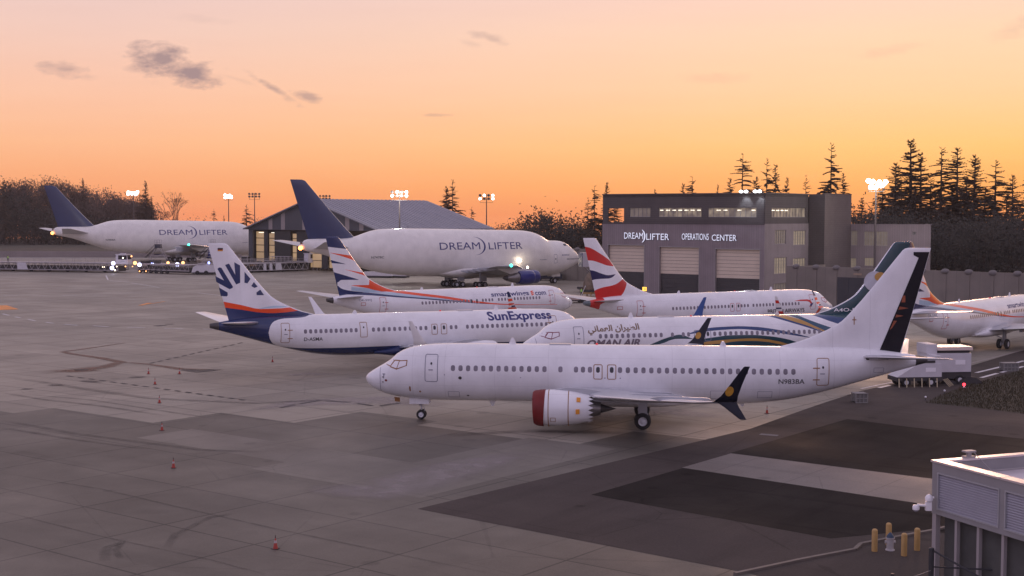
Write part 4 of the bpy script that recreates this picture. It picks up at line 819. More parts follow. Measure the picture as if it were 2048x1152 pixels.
for i, (a, b) in enumerate([((560, 816), (590, 810)), ((600, 808), (640, 801)), ((650, 802), (700, 805)), ((715, 807), (745, 812)), ((760, 812), (800, 806))]): stroke('black_dash', a, b, .3, M_bline)
for k in range(12): x = 300+k*16; y = 727-k*3.6; stroke('black_dash', (x, y), (x+9, y-2), .28, M_bline)
st(sheet('orange_mark', [(gp(*q).x, gp(*q).y) for q in [(-20, 611), (14, 611), (38, 619), (-30, 621)]], M_oline, .03))
stroke('orange_mark', (281, 611), (300, 606), .8, M_oline); stroke('orange_mark', (296, 609), (330, 603), .3, M_oline)
stroke('asphalt_joint', (1722, 778), (1940, 731), .25, M_wline)
stroke('asphalt_joint', (1930, 730), (2048, 700), .35, mat('pale_seam', (.3, .26, .23), .6))
for q, w in (((1222, 960), 0), ((1538, 870), 1.6)):
    if w: stroke('drain_cover', (1520, 869), (1556, 872), .55, mat('drain_grey', (.16, .16, .17), .8))

# ---------------------------------------------------------------- buildings
def brick_like(name, base, sx=1.2, sy=.4, dark=.25, rough=.8, axis=None):
    # horizontal siding or block coursing on object coordinates (x along the wall, z up)
    m = bpy.data.materials.new(name); m.use_nodes = True; t = m.node_tree; b = t.nodes['Principled BSDF']; b.inputs['Roughness'].default_value = rough
    c = t.nodes.new('ShaderNodeTexCoord'); mp = t.nodes.new('ShaderNodeMapping'); mp.inputs['Rotation'].default_value = (R(90), 0, 0); t.links.new(c.outputs['Object'], mp.inputs[0])
    k = t.nodes.new('ShaderNodeTexBrick'); k.inputs['Scale'].default_value = 1; k.inputs['Brick Width'].default_value = sx; k.inputs['Row Height'].default_value = sy; k.inputs['Mortar Size'].default_value = .03
    k.inputs['Color1'].default_value = tuple(base)+(1,); k.inputs['Color2'].default_value = tuple(v*1.1 for v in base)+(1,); k.inputs['Mortar'].default_value = tuple(v*(1-dark) for v in base)+(1,)
    t.links.new(mp.outputs[0], k.inputs[0]); n = t.nodes.new('ShaderNodeTexNoise'); n.inputs['Scale'].default_value = .35; n.inputs['Detail'].default_value = 5; t.links.new(c.outputs['Object'], n.inputs['Vector'])
    r = t.nodes.new('ShaderNodeMapRange'); r.inputs[1].default_value = .3; r.inputs[2].default_value = .7; r.inputs[3].default_value = .88; r.inputs[4].default_value = 1.08; t.links.new(n.outputs[0], r.inputs[0])
    v = t.nodes.new('ShaderNodeVectorMath'); v.operation = 'SCALE'; t.links.new(k.outputs[0], v.inputs[0]); t.links.new(r.outputs[0], v.inputs['Scale']); t.links.new(v.outputs[0], b.inputs['Base Color']); return m
def wallgrid(mb, s0, s1, z0, z1, holes, depth, y=0, m=0, mr=None):
    # wall front at y (outside is -y), holes = [(sa, sb, za, zb)] with reveals depth deep
    S_ = sorted({s0, s1}|{v for h in holes for v in h[:2]}); Z_ = sorted({z0, z1}|{v for h in holes for v in h[2:4]})
    for i in range(len(S_)-1):
        for j in range(len(Z_)-1):
            cs, cz = (S_[i]+S_[i+1])/2, (Z_[j]+Z_[j+1])/2
            if any(h[0] < cs < h[1] and h[2] < cz < h[3] for h in holes): continue
            mb.add([(S_[i], y, Z_[j]), (S_[i+1], y, Z_[j]), (S_[i+1], y, Z_[j+1]), (S_[i], y, Z_[j+1])], [(0, 1, 2, 3)], m)
    mr = m if mr is None else mr
    for a, b, c, d in [h[:4] for h in holes]:
        v = [(a, y, c), (b, y, c), (b, y, d), (a, y, d), (a, y+depth, c), (b, y+depth, c), (b, y+depth, d), (a, y+depth, d)]
        mb.add(v, [(0, 1, 5, 4), (1, 2, 6, 5), (2, 3, 7, 6), (3, 0, 4, 7)], mr)
def framed_window(parent, a, b, c, d, y, nx, nz, mp, mf, name='window', w=.09):
    f = MB(); f.box(a, b, y-.02, y+.08, c, c+w).box(a, b, y-.02, y+.08, d-w, d).box(a, a+w, y-.02, y+.08, c+w, d-w).box(b-w, b, y-.02, y+.08, c+w, d-w)
    for i in range(1, nx): x = a+(b-a)*i/nx; f.box(x-w*.4, x+w*.4, y-.015, y+.07, c+w, d-w)
    for i in range(1, nz): z = c+(d-c)*i/nz; f.box(a+w, b-w, y-.01, y+.06, z-w*.3, z+w*.3)
    o = f.build(name, mf, parent); MB().add([(a, y+.09, c), (b, y+.09, c), (b, y+.09, d), (a, y+.09, d)], [(0, 1, 2, 3)]).build('pane', mp, o, fix=False); return o
def lit(name, col, e, vs=.8, lo=.4, hi=1.5, stretch=(1, 1, 1)):
    m = bpy.data.materials.new(name); m.use_nodes = True; t = m.node_tree; b = t.nodes['Principled BSDF']; b.inputs['Base Color'].default_value = (.25, .22, .18, 1); b.inputs['Roughness'].default_value = .3
    c = t.nodes.new('ShaderNodeTexCoord'); q = t.nodes.new('ShaderNodeMapping'); q.inputs['Scale'].default_value = stretch; t.links.new(c.outputs['Object'], q.inputs[0]); n = t.nodes.new('ShaderNodeTexNoise'); n.inputs['Scale'].default_value = vs; n.inputs['Detail'].default_value = 2; t.links.new(q.outputs[0], n.inputs['Vector'])
    r = t.nodes.new('ShaderNodeMapRange'); r.inputs[1].default_value = .35; r.inputs[2].default_value = .65; r.inputs[3].default_value = lo*e; r.inputs[4].default_value = hi*e; t.links.new(n.outputs[0], r.inputs[0]); t.links.new(r.outputs[0], b.inputs['Emission Strength']); b.inputs['Emission Color'].default_value = tuple(col)+(1,); return m
M_lilac = brick_like('lilac_siding', (.24, .2, .205), .45, 40, .18); M_lilac2 = brick_like('lilac_siding_side', (.235, .2, .2), .45, 40, .18)
M_slate = brick_like('dark_siding', (.09, .078, .075), 60, .38, .3); M_slate2 = brick_like('brown_block', (.13, .108, .1), .8, .4, .2); M_slate3 = brick_like('dark_block', (.085, .074, .07), .8, .4, .2)
M_frame = mat('window_frame', (.3, .28, .27), .5); M_dframe = mat('dark_frame', (.05, .05, .05), .5)
M_winlit = lit('office_window', (1, .78, .5), .13, 1.0, .2, 1.5); M_windim = lit('dim_window', (.7, .55, .42), .1, 1.0, .4, 1.2); M_winyel = lit('lit_window', (1, .78, .52), .17, .8, .75, 1.1)
M_doorl = mat('shutter_cream', (.66, .55, .43), .55, var=.04, vs=.5); M_doord = mat('shutter_dark', (.045, .042, .043), .6, var=.1, vs=.5); M_rail = mat('shutter_rail', (.2, .16, .14), .6)
M_tube = mat('tube_lamp', (1, .95, .8), .4, emit=1.6, ecol=(1, .92, .72)); M_flood = mat('flood_lamp', (1, 1, 1), .4, emit=9, ecol=(.96, .95, 1)); M_fbody = mat('lamp_housing', (.1, .09, .09), .5)
M_roofm = mat('roof_membrane', (.3, .27, .27), .7, var=.1, vs=.3)
A_, B1, C1, D1, E1, F1 = (17.05, 254), (43.95, 234), (54.69, 248), (57.17, 246), (64.54, 256), (76.96, 247)
gO = gz(240)
def frm(a, b): return math.atan2(b[1]-a[1], b[0]-a[0])
ops = empty('operations_building', (17.05, 254, 0), 0, 'grey operations building with three cream roll-up doors and a dark upper storey', 'building')
def face(a, b, name, mats_, fn, parent=ops):
    mb = MB(); fn(mb, math.dist(a, b)); o = mb.build(name, mats_, parent, fix=False); px, py = (parent.location.x, parent.location.y) if parent else (0, 0)
    o.location = (a[0]-px, a[1]-py, 0); o.rotation_euler = (0, 0, frm(a, b)); return o
doors = [(1.35, 9.2, gO+.0, 8.85), (12.47, 20.65, gO, 8.65), (23.99, 32.67, gO, 8.45)]
f1 = face(A_, B1, 'front_wall', [M_lilac], lambda mb, L: wallgrid(mb, 0, L, gO-.5, 13.0, doors, .7))
grp = [(5.9, 10.4, 3), (12.1, 21.0, 7), (22.3, 31.85, 7)]
up = face(A_, B1, 'upper_storey', [M_slate], lambda mb, L: (wallgrid(mb, 0, L, 13.0, 18.2, [(1.2, 4.7, 13.15, 15.75)]+[(a, b, 14.15, 15.85) for a, b, n in grp], .25, y=.12), mb.box(0, L, -.15, .35, 18.2, 18.45), mb.box(0, L, -.06, .12, 12.85, 13.02)))
up.data.materials.append(M_slate)
for a, b, n in grp: framed_window(up, a, b, 14.15, 15.85, .3, n+2, 1, M_winlit if a > 6 else M_windim, M_frame)
r_ = random.Random(3)
for a, b, n in grp[1:]:
    for k in range(n):
        if r_.random() < .75: x = a+(b-a)*(k+.5)/n; MB().box(x-.38, x+.38, .33, .36, 15.32, 15.46).build('ceiling_lamp', M_tube, up)
for i, (a, b, c, d) in enumerate(doors):
    dr = MB(); zb = [3.9, 3.75, 3.3][i]; n = 8
    for k in range(n): z0 = zb+(d-zb)*k/n; dr.box(a, b, .5, .58, z0+.05, zb+(d-zb)*(k+1)/n-.01, 0); dr.box(a, b, .52, .6, z0, z0+.05, 2)
    n = 5
    for k in range(n): z0 = c+(zb-c)*k/n; dr.box(a, b, .5, .58, z0+.05, c+(zb-c)*(k+1)/n-.01, 1); dr.box(a, b, .52, .6, z0, z0+.05, 1)
    dr.build('rolling_door', [M_doorl, M_doord, M_rail], f1)
    MB().box(a-.12, a, -.03, .1, c, d+.1).box(b, b+.12, -.03, .1, c, d+.1).box(a-.12, b+.12, -.035, .1, d+.003, d+.16).build('door_frame', M_frame, f1)
fs2 = [(4.0, 8.4, 9.4, 11.9), (11.4, 16.5, 9.1, 11.7), (3.95, 8.8, 4.1, 7.0), (11.35, 16.6, 3.85, 6.7), (3.9, 8.85, 1.1, 2.4)]
f2 = face(B1, C1, 'side_wall', [M_lilac2], lambda mb, L: wallgrid(mb, 0, L, gO-.5, 13.0, fs2, .15))
for q, m in zip(fs2, (M_windim, M_winyel, M_winyel, M_winyel, M_windim)): framed_window(f2, *q, .12, 5, 5, m, M_frame, w=.07)
u2 = face(B1, C1, 'upper_side', [M_slate], lambda mb, L: (wallgrid(mb, 0, L, 13.0, 18.2, [(2.9, 16.7, 14.15, 15.85)], .25, y=.12), mb.box(-.15, L, -.15, .35, 18.2, 18.45)))
framed_window(u2, 2.9, 16.7, 14.15, 15.85, .3, 11, 1, M_winlit, M_frame)
for k in range(4): MB().box(3.4+k*1.7, 4.5+k*1.7, .33, .36, 15.3, 15.45).build('ceiling_lamp', M_tube, u2)
face(C1, D1, 'tower_wall', [M_slate3], lambda mb, L: wallgrid(mb, 0, L, gO-.5, 18.4, [], 0)); face(D1, E1, 'tower_side', [M_slate2], lambda mb, L: (wallgrid(mb, 0, L, gO-.5, 18.4, [], 0), mb.box(0, L, -.08, .4, 18.4, 18.55)))  # tower's left face takes a darkened copy of the block tone as its shade
an = [(0, 1.3, 8.8, 11.6), (2.6, 4.75, 8.8, 11.5), (4.95, 7.2, 8.8, 11.5), (0, 1.1, 4.6, 6.4), (2.75, 4.6, 5.0, 6.5), (11.9, 12.55, 10.9, 11.55)]
f3 = face(E1, F1, 'annex_wall', [M_lilac], lambda mb, L: (wallgrid(mb, -.2, L, gO-.5, 12.75, an, .15), mb.box(-.2, L, -.08, .4, 12.75, 12.9)))
for q, m in zip(an, (M_windim, M_windim, M_windim, M_winyel, M_winyel, M_pane2)): framed_window(f3, *q, .12, 4, 4, m, M_frame, w=.06)
# roofs and far walls
rb = MB(); rp = [A_, B1, C1, D1, E1, (64.54-20, 256+27), (17.05+11, 254+15)]
w0 = [Vector((x-17.05, y-254, 17.9)) for x, y in rp]; n = len(w0)
tt = geometry.tessellate_polygon([[Vector((p.x, p.y, 0)) for p in w0]]); rb.add(w0, [tuple(t) for t in tt])
for i in (4, 5, 6): a, b = w0[i], w0[(i+1) % n]; rb.add([(a.x, a.y, gO-.5) if i != 6 else (a.x, a.y, gO-.5), (b.x, b.y, gO-.5 ) if i != 6 else (b.x, b.y, gO-.5), (b.x, b.y, 18.2 if i != 6 else 13), (a.x, a.y, 18.2 if i != 6 else 13)], [(0, 1, 2, 3)])
rb.build('roof', M_roofm, ops, fix=False)
nv = Vector((math.sin(R(36.6)), math.cos(R(36.6)), 0)); ax_ = Vector((math.cos(R(36.6)), -math.sin(R(36.6)), 0))
# open terrace at the left of the upper storey: floor, inner wall, corner posts
tb = MB(); O_ = Vector((0, 0, 0))
def P_(s, d, z): v = ax_*s+nv*d; return (v.x, v.y, z)
tb.add([P_(0, 0, 13.02), P_(5.2, 0, 13.02), P_(5.2, 14, 13.02), P_(0, 14, 13.02)], [(0, 1, 2, 3)]); tb.add([P_(5.2, .3, 13), P_(5.2, 14, 13), P_(5.2, 14, 17.9), P_(5.2, .3, 17.9)], [(0, 1, 2, 3)]); tb.add([P_(0, .3, 15.9), P_(5.2, .3, 15.9), P_(5.2, 14, 15.9), P_(0, 14, 15.9)], [(0, 1, 2, 3)])
tb.build('terrace', M_slate3, ops, fix=False)
rb = MB(); q = [Vector((x-17.05, y-254, 12.6)) for x, y in (E1, F1, (F1[0]+4.5, F1[1]+18), (E1[0]+14, E1[1]+18))]; rb.add(q, [(0, 1, 2, 3)]); rb.add([(q[1].x, q[1].y, gO-.5), (q[2].x, q[2].y, gO-.5), (q[2].x, q[2].y, 12.9), (q[1].x, q[1].y, 12.9)], [(0, 1, 2, 3)]); rb.build('annex_roof', M_lilac2, ops, fix=False)
# sign letters stand off the wall; faces glow themselves, dark copies paint their shade
M_sign = mat('sign_letter', (.03, .03, .06), .4); M_sglow = mat('sign_glow', (.8, .85, 1), .4, emit=.55, ecol=(.85, .88, 1))
def wsign(s, a, b, c, d, name='sign_lettering', bold=0):
    vf = fit(text2(s, bold), a, b, c, d); o = MB().add([(x, -.16, z) for x, z in vf[0]], vf[1]).build(name, M_sign, f1, fix=False)
    o.data.materials[0] = M_sglow; MB().add([(x+.1, -.14, z-.06) for x, z in vf[0]], vf[1]).build('letter_shade', M_sign, o, fix=False)
wsign('DREAM', 4.95, 9.05, 10.1, 11.25); wsign('LIFTER', 9.75, 14.55, 9.95, 11.1); wsign('OPERATIONS', 17.2, 22.7, 10.05, 11.2, bold=.0); wsign('CENTER', 23.3, 28.2, 9.95, 11.05, bold=.0)
cr = [(8.55+1.0*math.cos(R(75-150*k/12)), 10.6+1.25*math.sin(R(75-150*k/12))) for k in range(13)]+[(8.45+.82*math.cos(R(-75+150*k/12)), 10.6+1.25*math.sin(R(-75+150*k/12))*.99) for k in range(1, 12)]
v, f = flat([cr]); o = MB().add([(x, -.16, z) for x, z in v], f).build('crescent', M_sglow, f1, fix=False); MB().add([(x+.12, -.14, z-.06) for x, z in v], f).build('crescent_shade', M_sign, o, fix=False)
def area(p, loc, energy, col, size, rot, spot=None):
    l = bpy.data.lights.new('lamp_light', 'SPOT'); l.energy = energy; l.color = col; l.shadow_soft_size = size; l.spot_size = R(spot or 120); l.spot_blend = .6
    o = bpy.data.objects.new('lamp_light', l); C.objects.link(o); o.location = loc; o.rotation_euler = rot
    if p: o.parent = p
    return o
fl = empty('roof_floodlights', (0, 0, 0), 0, 'row of four bright floodlights on the roof edge of the operations building', 'floodlight'); fl.location = Vector((17.05, 254, 0))+ax_*31+Vector((0, 0, 18.45)); fl.rotation_euler = (0, 0, -R(36.6))
for i, x in enumerate((-1.7, -.75, 1.0, 1.85)):
    h = MB().box(x-.36, x+.36, -.7, -.3, .05, .4).bar((x, -.1, -.1), (x, -.5, .1), .05).build('lamp_housing', M_fbody, fl)
    MB().ball((x, -.76, .2), .34, sz=.7).build('lamp_glass', M_flood, h, 40)
for x in (-1, 1.8): area(fl, (x, -.9, 0), 650, (.75, .85, 1), .2, (R(20), 0, 0), 75)
area(fl, (0, -1.2, 0), 2200, (.9, .9, 1), .3, (R(-55), 0, 0), 130)
# dock bumpers and lamps in front of the doors
for px, py in ((1289, 578), (1420, 588)):
    q = at(px, py, 236 if px < 1300 else 226); t = empty('dock_lamp', (q.x, q.y, gO), 0, 'yellow lamp box on a post before the %s door pier' % ('left' if px < 1300 else 'right-hand'), 'lamp', 'lamps by the rolling doors')
    MB().bar((0, 0, 0), (0, 0, q.z-gO-.35), .07).build('post', M_strut, t); MB().box(-.36, .36, -.12, .12, q.z-gO-.36, q.z-gO+.34).build('lamp_box', mat('yellow_lamp', (.9, .5, .05), .4, emit=1.6, ecol=(1, .55, .08)), t); MB().box(-.08, .0, -.15, -.125, q.z-gO-.2, q.z-gO+.18).box(.1, .18, -.15, -.125, q.z-gO-.2, q.z-gO+.18).build('lamp_bar', M_strut, t)

# cargo shed behind the nearer freighter
M_shed = mat('slate_cladding', (.062, .066, .078), .6, var=.08, vs=.4); M_shedp = mat('translucent_strip', (.3, .26, .25), .5)
def ribbed(name, base, scale, rough=.45):
    m = mat(name, base, rough, var=.1, vs=.2); t = m.node_tree; c = t.nodes.new('ShaderNodeTexCoord'); w = t.nodes.new('ShaderNodeTexWave'); w.bands_direction = 'Y'; w.inputs['Scale'].default_value = scale; t.links.new(c.outputs['Object'], w.inputs[0])
    u = t.nodes.new('ShaderNodeBump'); u.inputs['Strength'].default_value = .9; u.inputs['Distance'].default_value = .25; t.links.new(w.outputs[0], u.inputs['Height']); t.links.new(u.outputs[0], t.nodes['Principled BSDF'].inputs['Normal']); return m
M_roofr = ribbed('ribbed_roof', (.2, .2, .23), .14)
M_ribline = mat('roof_seam', (.42, .41, .45), .4)
sh = empty('cargo_shed', (-72.36, 369, gz(369)), -R(37.5), 'large slate-grey gabled shed with lit interior panels', 'building'); g0 = 0; W_, DP, EV, RG = 48.3, 45.5, 10.7, 18.3
fw = MB(); H0 = 10.2
fw.add([(0, 0, 0), (1.6, 0, 0), (1.6, 0, H0), (0, 0, H0)], [(0, 1, 2, 3)]); fw.add([(W_-1.6, 0, 0), (W_, 0, 0), (W_, 0, H0), (W_-1.6, 0, H0)], [(0, 1, 2, 3)])
fw.add([(0, 0, H0), (W_, 0, H0), (W_, 0, EV), (W_/2, 0, RG), (0, 0, EV)], [(0, 1, 2, 3, 4)]); fw.add([(1.6, 0, H0), (W_-1.6, 0, H0), (W_-1.6, .6, H0), (1.6, .6, H0)], [(0, 1, 2, 3)]); fw.add([(1.6, 0, 0), (1.6, 0, H0), (1.6, .6, H0), (1.6, .6, 0)], [(0, 1, 2, 3)])
f_ = fw.build('gable_wall', M_shed, sh, fix=False)
for a in (8.1, 13.0, 21.2, 30, 37, 42):
    h = lambda x: EV+(RG-EV)*(1-abs(x-W_/2)/(W_/2))-.35
    MB().add([(a, -.03, H0+.1), (a+1.5, -.03, H0+.1), (a+1.5, -.03, h(a+1.5)), (a, -.03, h(a))], [(0, 1, 2, 3)]).build('pale_strip', M_shedp, f_, fix=False)
sw = MB(); sw.add([(0, 0, 0), (0, DP, 0), (0, DP, EV), (0, 0, EV)], [(0, 1, 2, 3)]); sw.add([(W_, 0, 0), (W_, DP, 0), (W_, DP, EV), (W_, 0, EV)], [(0, 1, 2, 3)]); sw.add([(0, DP, 0), (W_, DP, 0), (W_, DP, EV), (W_/2, DP, RG), (0, DP, EV)], [(0, 1, 2, 3, 4)]); sw.build('side_wall', M_shed, sh, fix=False)
rf = MB(); n_ = 30
for s, xe, xr in ((1, -1.0, W_/2), (-1, W_+1.0, W_/2)):
    ze = EV-(RG-EV)/(W_/2)*1.0
    rf.add([(xe, -1.2, ze+.15), (xe, DP+1.2, ze+.15), (xr, DP+1.2, RG+.15), (xr, -1.2, RG+.15), (xe, -1.2, ze-.15), (xe, DP+1.2, ze-.15), (xr, DP+1.2, RG-.15), (xr, -1.2, RG-.15)], [(0, 1, 2, 3), (4, 5, 6, 7), (0, 1, 5, 4), (0, 3, 7, 4), (1, 2, 6, 5)])
    for k in range(1, n_):                 # standing seams run down the slope
        y = -1.2+(DP+2.4)*k/n_; rf.add([(xe, y-.06, ze+.16), (xr, y-.06, RG+.16), (xr, y+.06, RG+.16), (xe, y+.06, ze+.16), (xe, y, ze+.32), (xr, y, RG+.32)], [(0, 1, 5, 4), (3, 2, 5, 4)], 1)
rf.build('roof', [M_roofr, M_ribline], sh, fix=False)
M_panel = lit('lit_panel', (1, .62, .28), .3, .12, .75, 1.15)
MB().add([(.2, 12, 0), (W_-.2, 12, 0), (W_-.2, 12, H0+1), (.2, 12, H0+1)], [(0, 1, 2, 3)]).build('inner_wall', mat('inner_wall', (.12, .11, .1), .7), sh, fix=False)
for a, b in ((1.8, 5.3), (7.0, 9.5), (16.2, 18.1), (23, 27.5), (30, 32), (34, 38)):
    for k in range(5):
        if k == 4 and a > 3: zt = H0-1.0
        else: zt = .4+1.9*(k+1)-.2
        MB().box(a, b, 1.2, 1.35, .4+1.9*k, zt).build('lit_panel', M_panel, sh)
for a, b in ((5.4, 6.9), (9.6, 15.9), (18.2, 22.8), (27.6, 29.8)): MB().box(a, b, .7, .9, 0, H0-.2).build('sliding_door', mat('door_dark', (.028, .027, .027), .6, var=.2, vs=.3), sh)
for x in (3, 8): MB().box(x, x+2.5, 1.0, 1.1, H0-.85, H0-.7).build('strip_lamp', M_tube, sh)
MB().ball((24.3, -.5, H0-1.2), .22).build('wall_lamp', M_flood, sh, 40)

# concrete walls
M_cwall = brick_like('concrete_panel_wall', (.2, .175, .15), 3.6, 8, .2)
def cwall(a, b, h, lab, gate=None):
    z = min(gz(a[1]), gz(b[1])); t = empty('concrete_wall', (a[0], a[1], z), frm(a, b), lab, 'wall'); L = math.dist(a, b)
    mb = MB(); mb.box(0, L, -.2, .2, -.3, h)
    x = 1.8
    while x < L: mb.box(x-.25, x+.25, -.3, -.2, -.3, h-.1); x += 3.6
    mb.build('wall_panel', M_cwall, t)
    cp = MB(); x = 1.8
    while x < L: cp.ball((x, 0, h-.1), .62, sz=.7); x += 3.6
    cp.build('coping', mat('weathered_coping', (.16, .145, .14), .8), t, 40)
    return t
w1 = cwall((44, 215), (82, 178), 6.9, 'long pale concrete wall behind the airliners at the right')
gt = MB().box(9.4, 17.2, -.34, -.31, 0, 5.4)
for k in range(1, 4): gt.box(9.4+1.95*k-.05, 9.4+1.95*k+.05, -.37, -.34, 0, 5.4)
gt.box(9.4, 17.2, -.38, -.345, 2.6, 2.75); gt.build('gate', mat('gate_dark', (.035, .037, .045), .5, var=.1, vs=.5), w1)
MB().box(12.2, 13.6, -.37, -.33, 5.8, 6.1).build('gate_sign', mat('small_sign', (.35, .26, .18), .6), w1)
MB().add([(0, 0, -.3), (9, 12, -.3), (9, 12, 6.7), (0, 0, 6.7)], [(0, 1, 2, 3)]).build('return_wall', M_cwall, w1, fix=False).rotation_euler = (0, 0, -w1.rotation_euler.z)
cwall((-6, 322), (22, 299), 7.3, 'short pale concrete wall behind the bulging aircraft nose')
bx = at(1932, 601, 186); t = empty('tarpaulin_stack', (bx.x, bx.y, gz(186)), -.7, 'long low dark blue covered stack before the concrete wall', 'covered stack')
MB().prism([(-4.4, 0), (4.4, 0), (4.2, 2.0), (1, 2.35), (-1.5, 2.1), (-4.3, 1.7)], -1.2, 1.2).build('blue_cover', mat('blue_tarpaulin', (.02, .045, .09), .5, var=.2, vs=1), t, 40)
# low barrier far left
bt = empty('barrier_wall', (-215, 432, gz(432)), 0, 'long low pale barrier wall at the edge of the far grass', 'barrier')
mb = MB().box(0, 128, 0, .3, 0, 1.95)
for k in range(65): mb.box(2*k-.06, 2*k+.06, -.08, 0, 0, 2.05)
mb.build('barrier_panel', mat('barrier_concrete', (.27, .235, .22), .7, var=.1, vs=.2), bt)

# ---------------------------------------------------------------- building at the lower right
fb = empty('equipment_building', (15.17, 48, 0), 0, 'low grey building with louvred panels at the lower right corner', 'building')
M_bw = mat('pale_cladding', (.27, .26, .265), .5, var=.06, vs=1.5); M_louv = mat('louvre_blade', (.36, .35, .4), .45, var=.05, vs=2); M_infill = mat('dark_infill', (.075, .075, .07), .8, var=.2, vs=1.2)
M_post = mat('pale_post', (.34, .31, .31), .5); M_roofw = mat('roof_pale', (.62, .56, .58), .6, var=.06, vs=.8); M_cap = mat('parapet_cap', (.7, .62, .62), .3, .5)
fa = math.atan2(-.927, .375); H1 = 5.74
def fbm(name, mb, m, sm=None): o = mb.build(name, m, fb, sm); o.rotation_euler = (0, 0, fa); return o
L1, W1 = 16, 14    # along the louvred face; across
fbm('wall', MB().box(0, L1, 0, .12, 3.78, 4.0).box(0, L1, 0, .12, 5.28, H1-.1).box(0, .3, 0, .12, 4.0, 5.28).box(3.42, 3.68, 0, .12, 4.0, 5.28).box(7, 7.3, 0, .12, 4, 5.28).box(0, L1, .25, .4, 3.78, H1-.1).box(0, .25, .12, W1, 3.78, H1-.1).box(0, L1, W1-.25, W1, 3.78, H1-.1), M_bw)
for a, b in ((.3, 3.42), (3.68, 7.0)):
    lv = MB(); z = 4.02
    while z < 5.24: lv.add([(a, .02, z), (b, .02, z), (b, .1, z+.085), (a, .1, z+.085), (a, .02, z-.02), (b, .02, z-.02)], [(0, 1, 2, 3), (0, 1, 5, 4)]); z += .088
    fbm('louvre_panel', lv, M_louv); fbm('panel_frame', MB().box(a, b, -.03, .03, 5.26, 5.31).box(a, b, -.03, .03, 3.97, 4.02).box(a, a+.05, -.03, .03, 4.02, 5.26).box(b-.05, b, -.03, .03, 4.02, 5.26), M_strut)
fbm('roof', MB().box(.25, L1, .4, W1-.25, 5.0, 5.15), M_roofw)
fbm('parapet_cap', MB().box(-.04, 3.45, -.05, .44, H1-.1, H1-.03).box(3.5, L1, -.05, .44, H1-.1, H1-.03).box(-.04, .3, .44, W1, H1-.1, H1-.03), M_cap)
fbm('lower_wall', MB().box(.3, L1, .35, .6, -.1, 3.78).box(.3, .55, .6, W1, -.1, 3.78), M_infill)
for x in (.12, 1.18, 2.3, 3.5, 4.8, 6.2): fbm('post', MB().box(x-.06, x+.06, .1, .24, 0, 3.78), M_post)
fbm('corner_post', MB().box(.02, .22, .02, .22, 0, 3.78), M_post)
for y in (1.6, 3.3, 5, 6.7): fbm('post', MB().box(.1, .22, y, y+.12, 0, 3.78), M_post)
fbm('roof_conduit', MB().bar((.7, .5, 5.3), (.7, 12, 5.3), .02).bar((.7, .5, 5.3), (3, .5, 5.3), .02).bar((.5, 5.0, 5.7), (.9, 5.4, 5.2), .02), M_post)
fbm('roof_vent', MB().ball((1.3, 3.6, 5.22), .16, sz=.5), M_dark, 40)
q = Vector((math.cos(fa), math.sin(fa), 0)); q2 = Vector((-math.sin(fa), math.cos(fa), 0))
def onfb(a, b, z): v = Vector((15.17, 48, 0))+q*a+q2*b; return Vector((v.x, v.y, z))
bl = empty('roof_light_bracket', onfb(.1, 1.55, H1-.03), fa, 'small pale light bracket on the parapet of the low building', 'light bracket'); MB().box(-.14, .14, -.2, .2, 0, .06).box(-.05, .05, -.08, .08, .06, .2).box(-.13, .13, -.22, .22, .2, .26).bar((0, .2, .2), (.5, .6, -.45), .015).build('bracket', M_post, bl)
for lab, px, py, br in (('small white dome camera high on the building corner', 1858, 996, 0), ('white dome camera on a long bracket off the building corner', 1850, 1012, 1)):
    c = at(px, py, 47.6); t = empty('dome_camera', c, 0, lab, 'camera', 'cameras on the building corner')
    if br:
        MB().bar((.22, 0, .0), (-.28, 0, .04), .05).box(.02, .22, -.08, .08, -.16, .16).build('bracket', M_blind, t, 40); MB().lathe([(-.1, .12), (0, .13), (.06, .1), (.08, .02)], 18, (-.32, 0, -.03)).build('housing', M_blind, t, 40); MB().ball((-.32, 0, -.13), .1, sz=.9).build('dome', mat('dome_glass', (.25, .24, .27), .1), t, 40)
    else: MB().lathe([(-.14, .05), (-.1, .13), (.02, .14), (.1, .09), (.14, .02)], 18, (0, 0, 0)).bar((0, 0, 0), (.18, 0, .02), .04).build('housing', M_blind, t, 40); MB().ball((0, 0, -.1), .09).build('dome', M_pane2, t, 40)
# fence in front
fn_ = empty('security_fence', at(1863, 1098, 46).xy.to_3d(), 0, 'black steel fence with corner post at the foot of the low building', 'fence'); hz = at(1863, 1098, 46).z
MB().bar((0, 0, 0), (0, 0, hz), .09).ball((0, 0, hz), .1, sz=.6).build('post', M_black, fn_, 40)
p2 = at(1785, 1147, 41.5)-fn_.location; MB().bar((p2.x, p2.y, 0), (p2.x, p2.y, p2.z), .05).build('post', M_black, fn_); MB().bar((.05, 0, hz-.05), (2.6, -2.3, hz-1.35), .035).build('brace', M_black, fn_)
MB().bar((0, 0, hz-.62), (4.4, -.9, hz-.62), .03).bar((0, 0, hz-1.9), (4.4, -.9, hz-1.9), .03).build('rail', M_black, fn_); MB().bar((4.4, -.9, 0), (4.4, -.9, hz), .06).build('post', M_black, fn_)
MB().bar((0, 0, hz-.75), (p2.x, p2.y, p2.z-.35), .012).build('tension_wire', M_post, fn_)
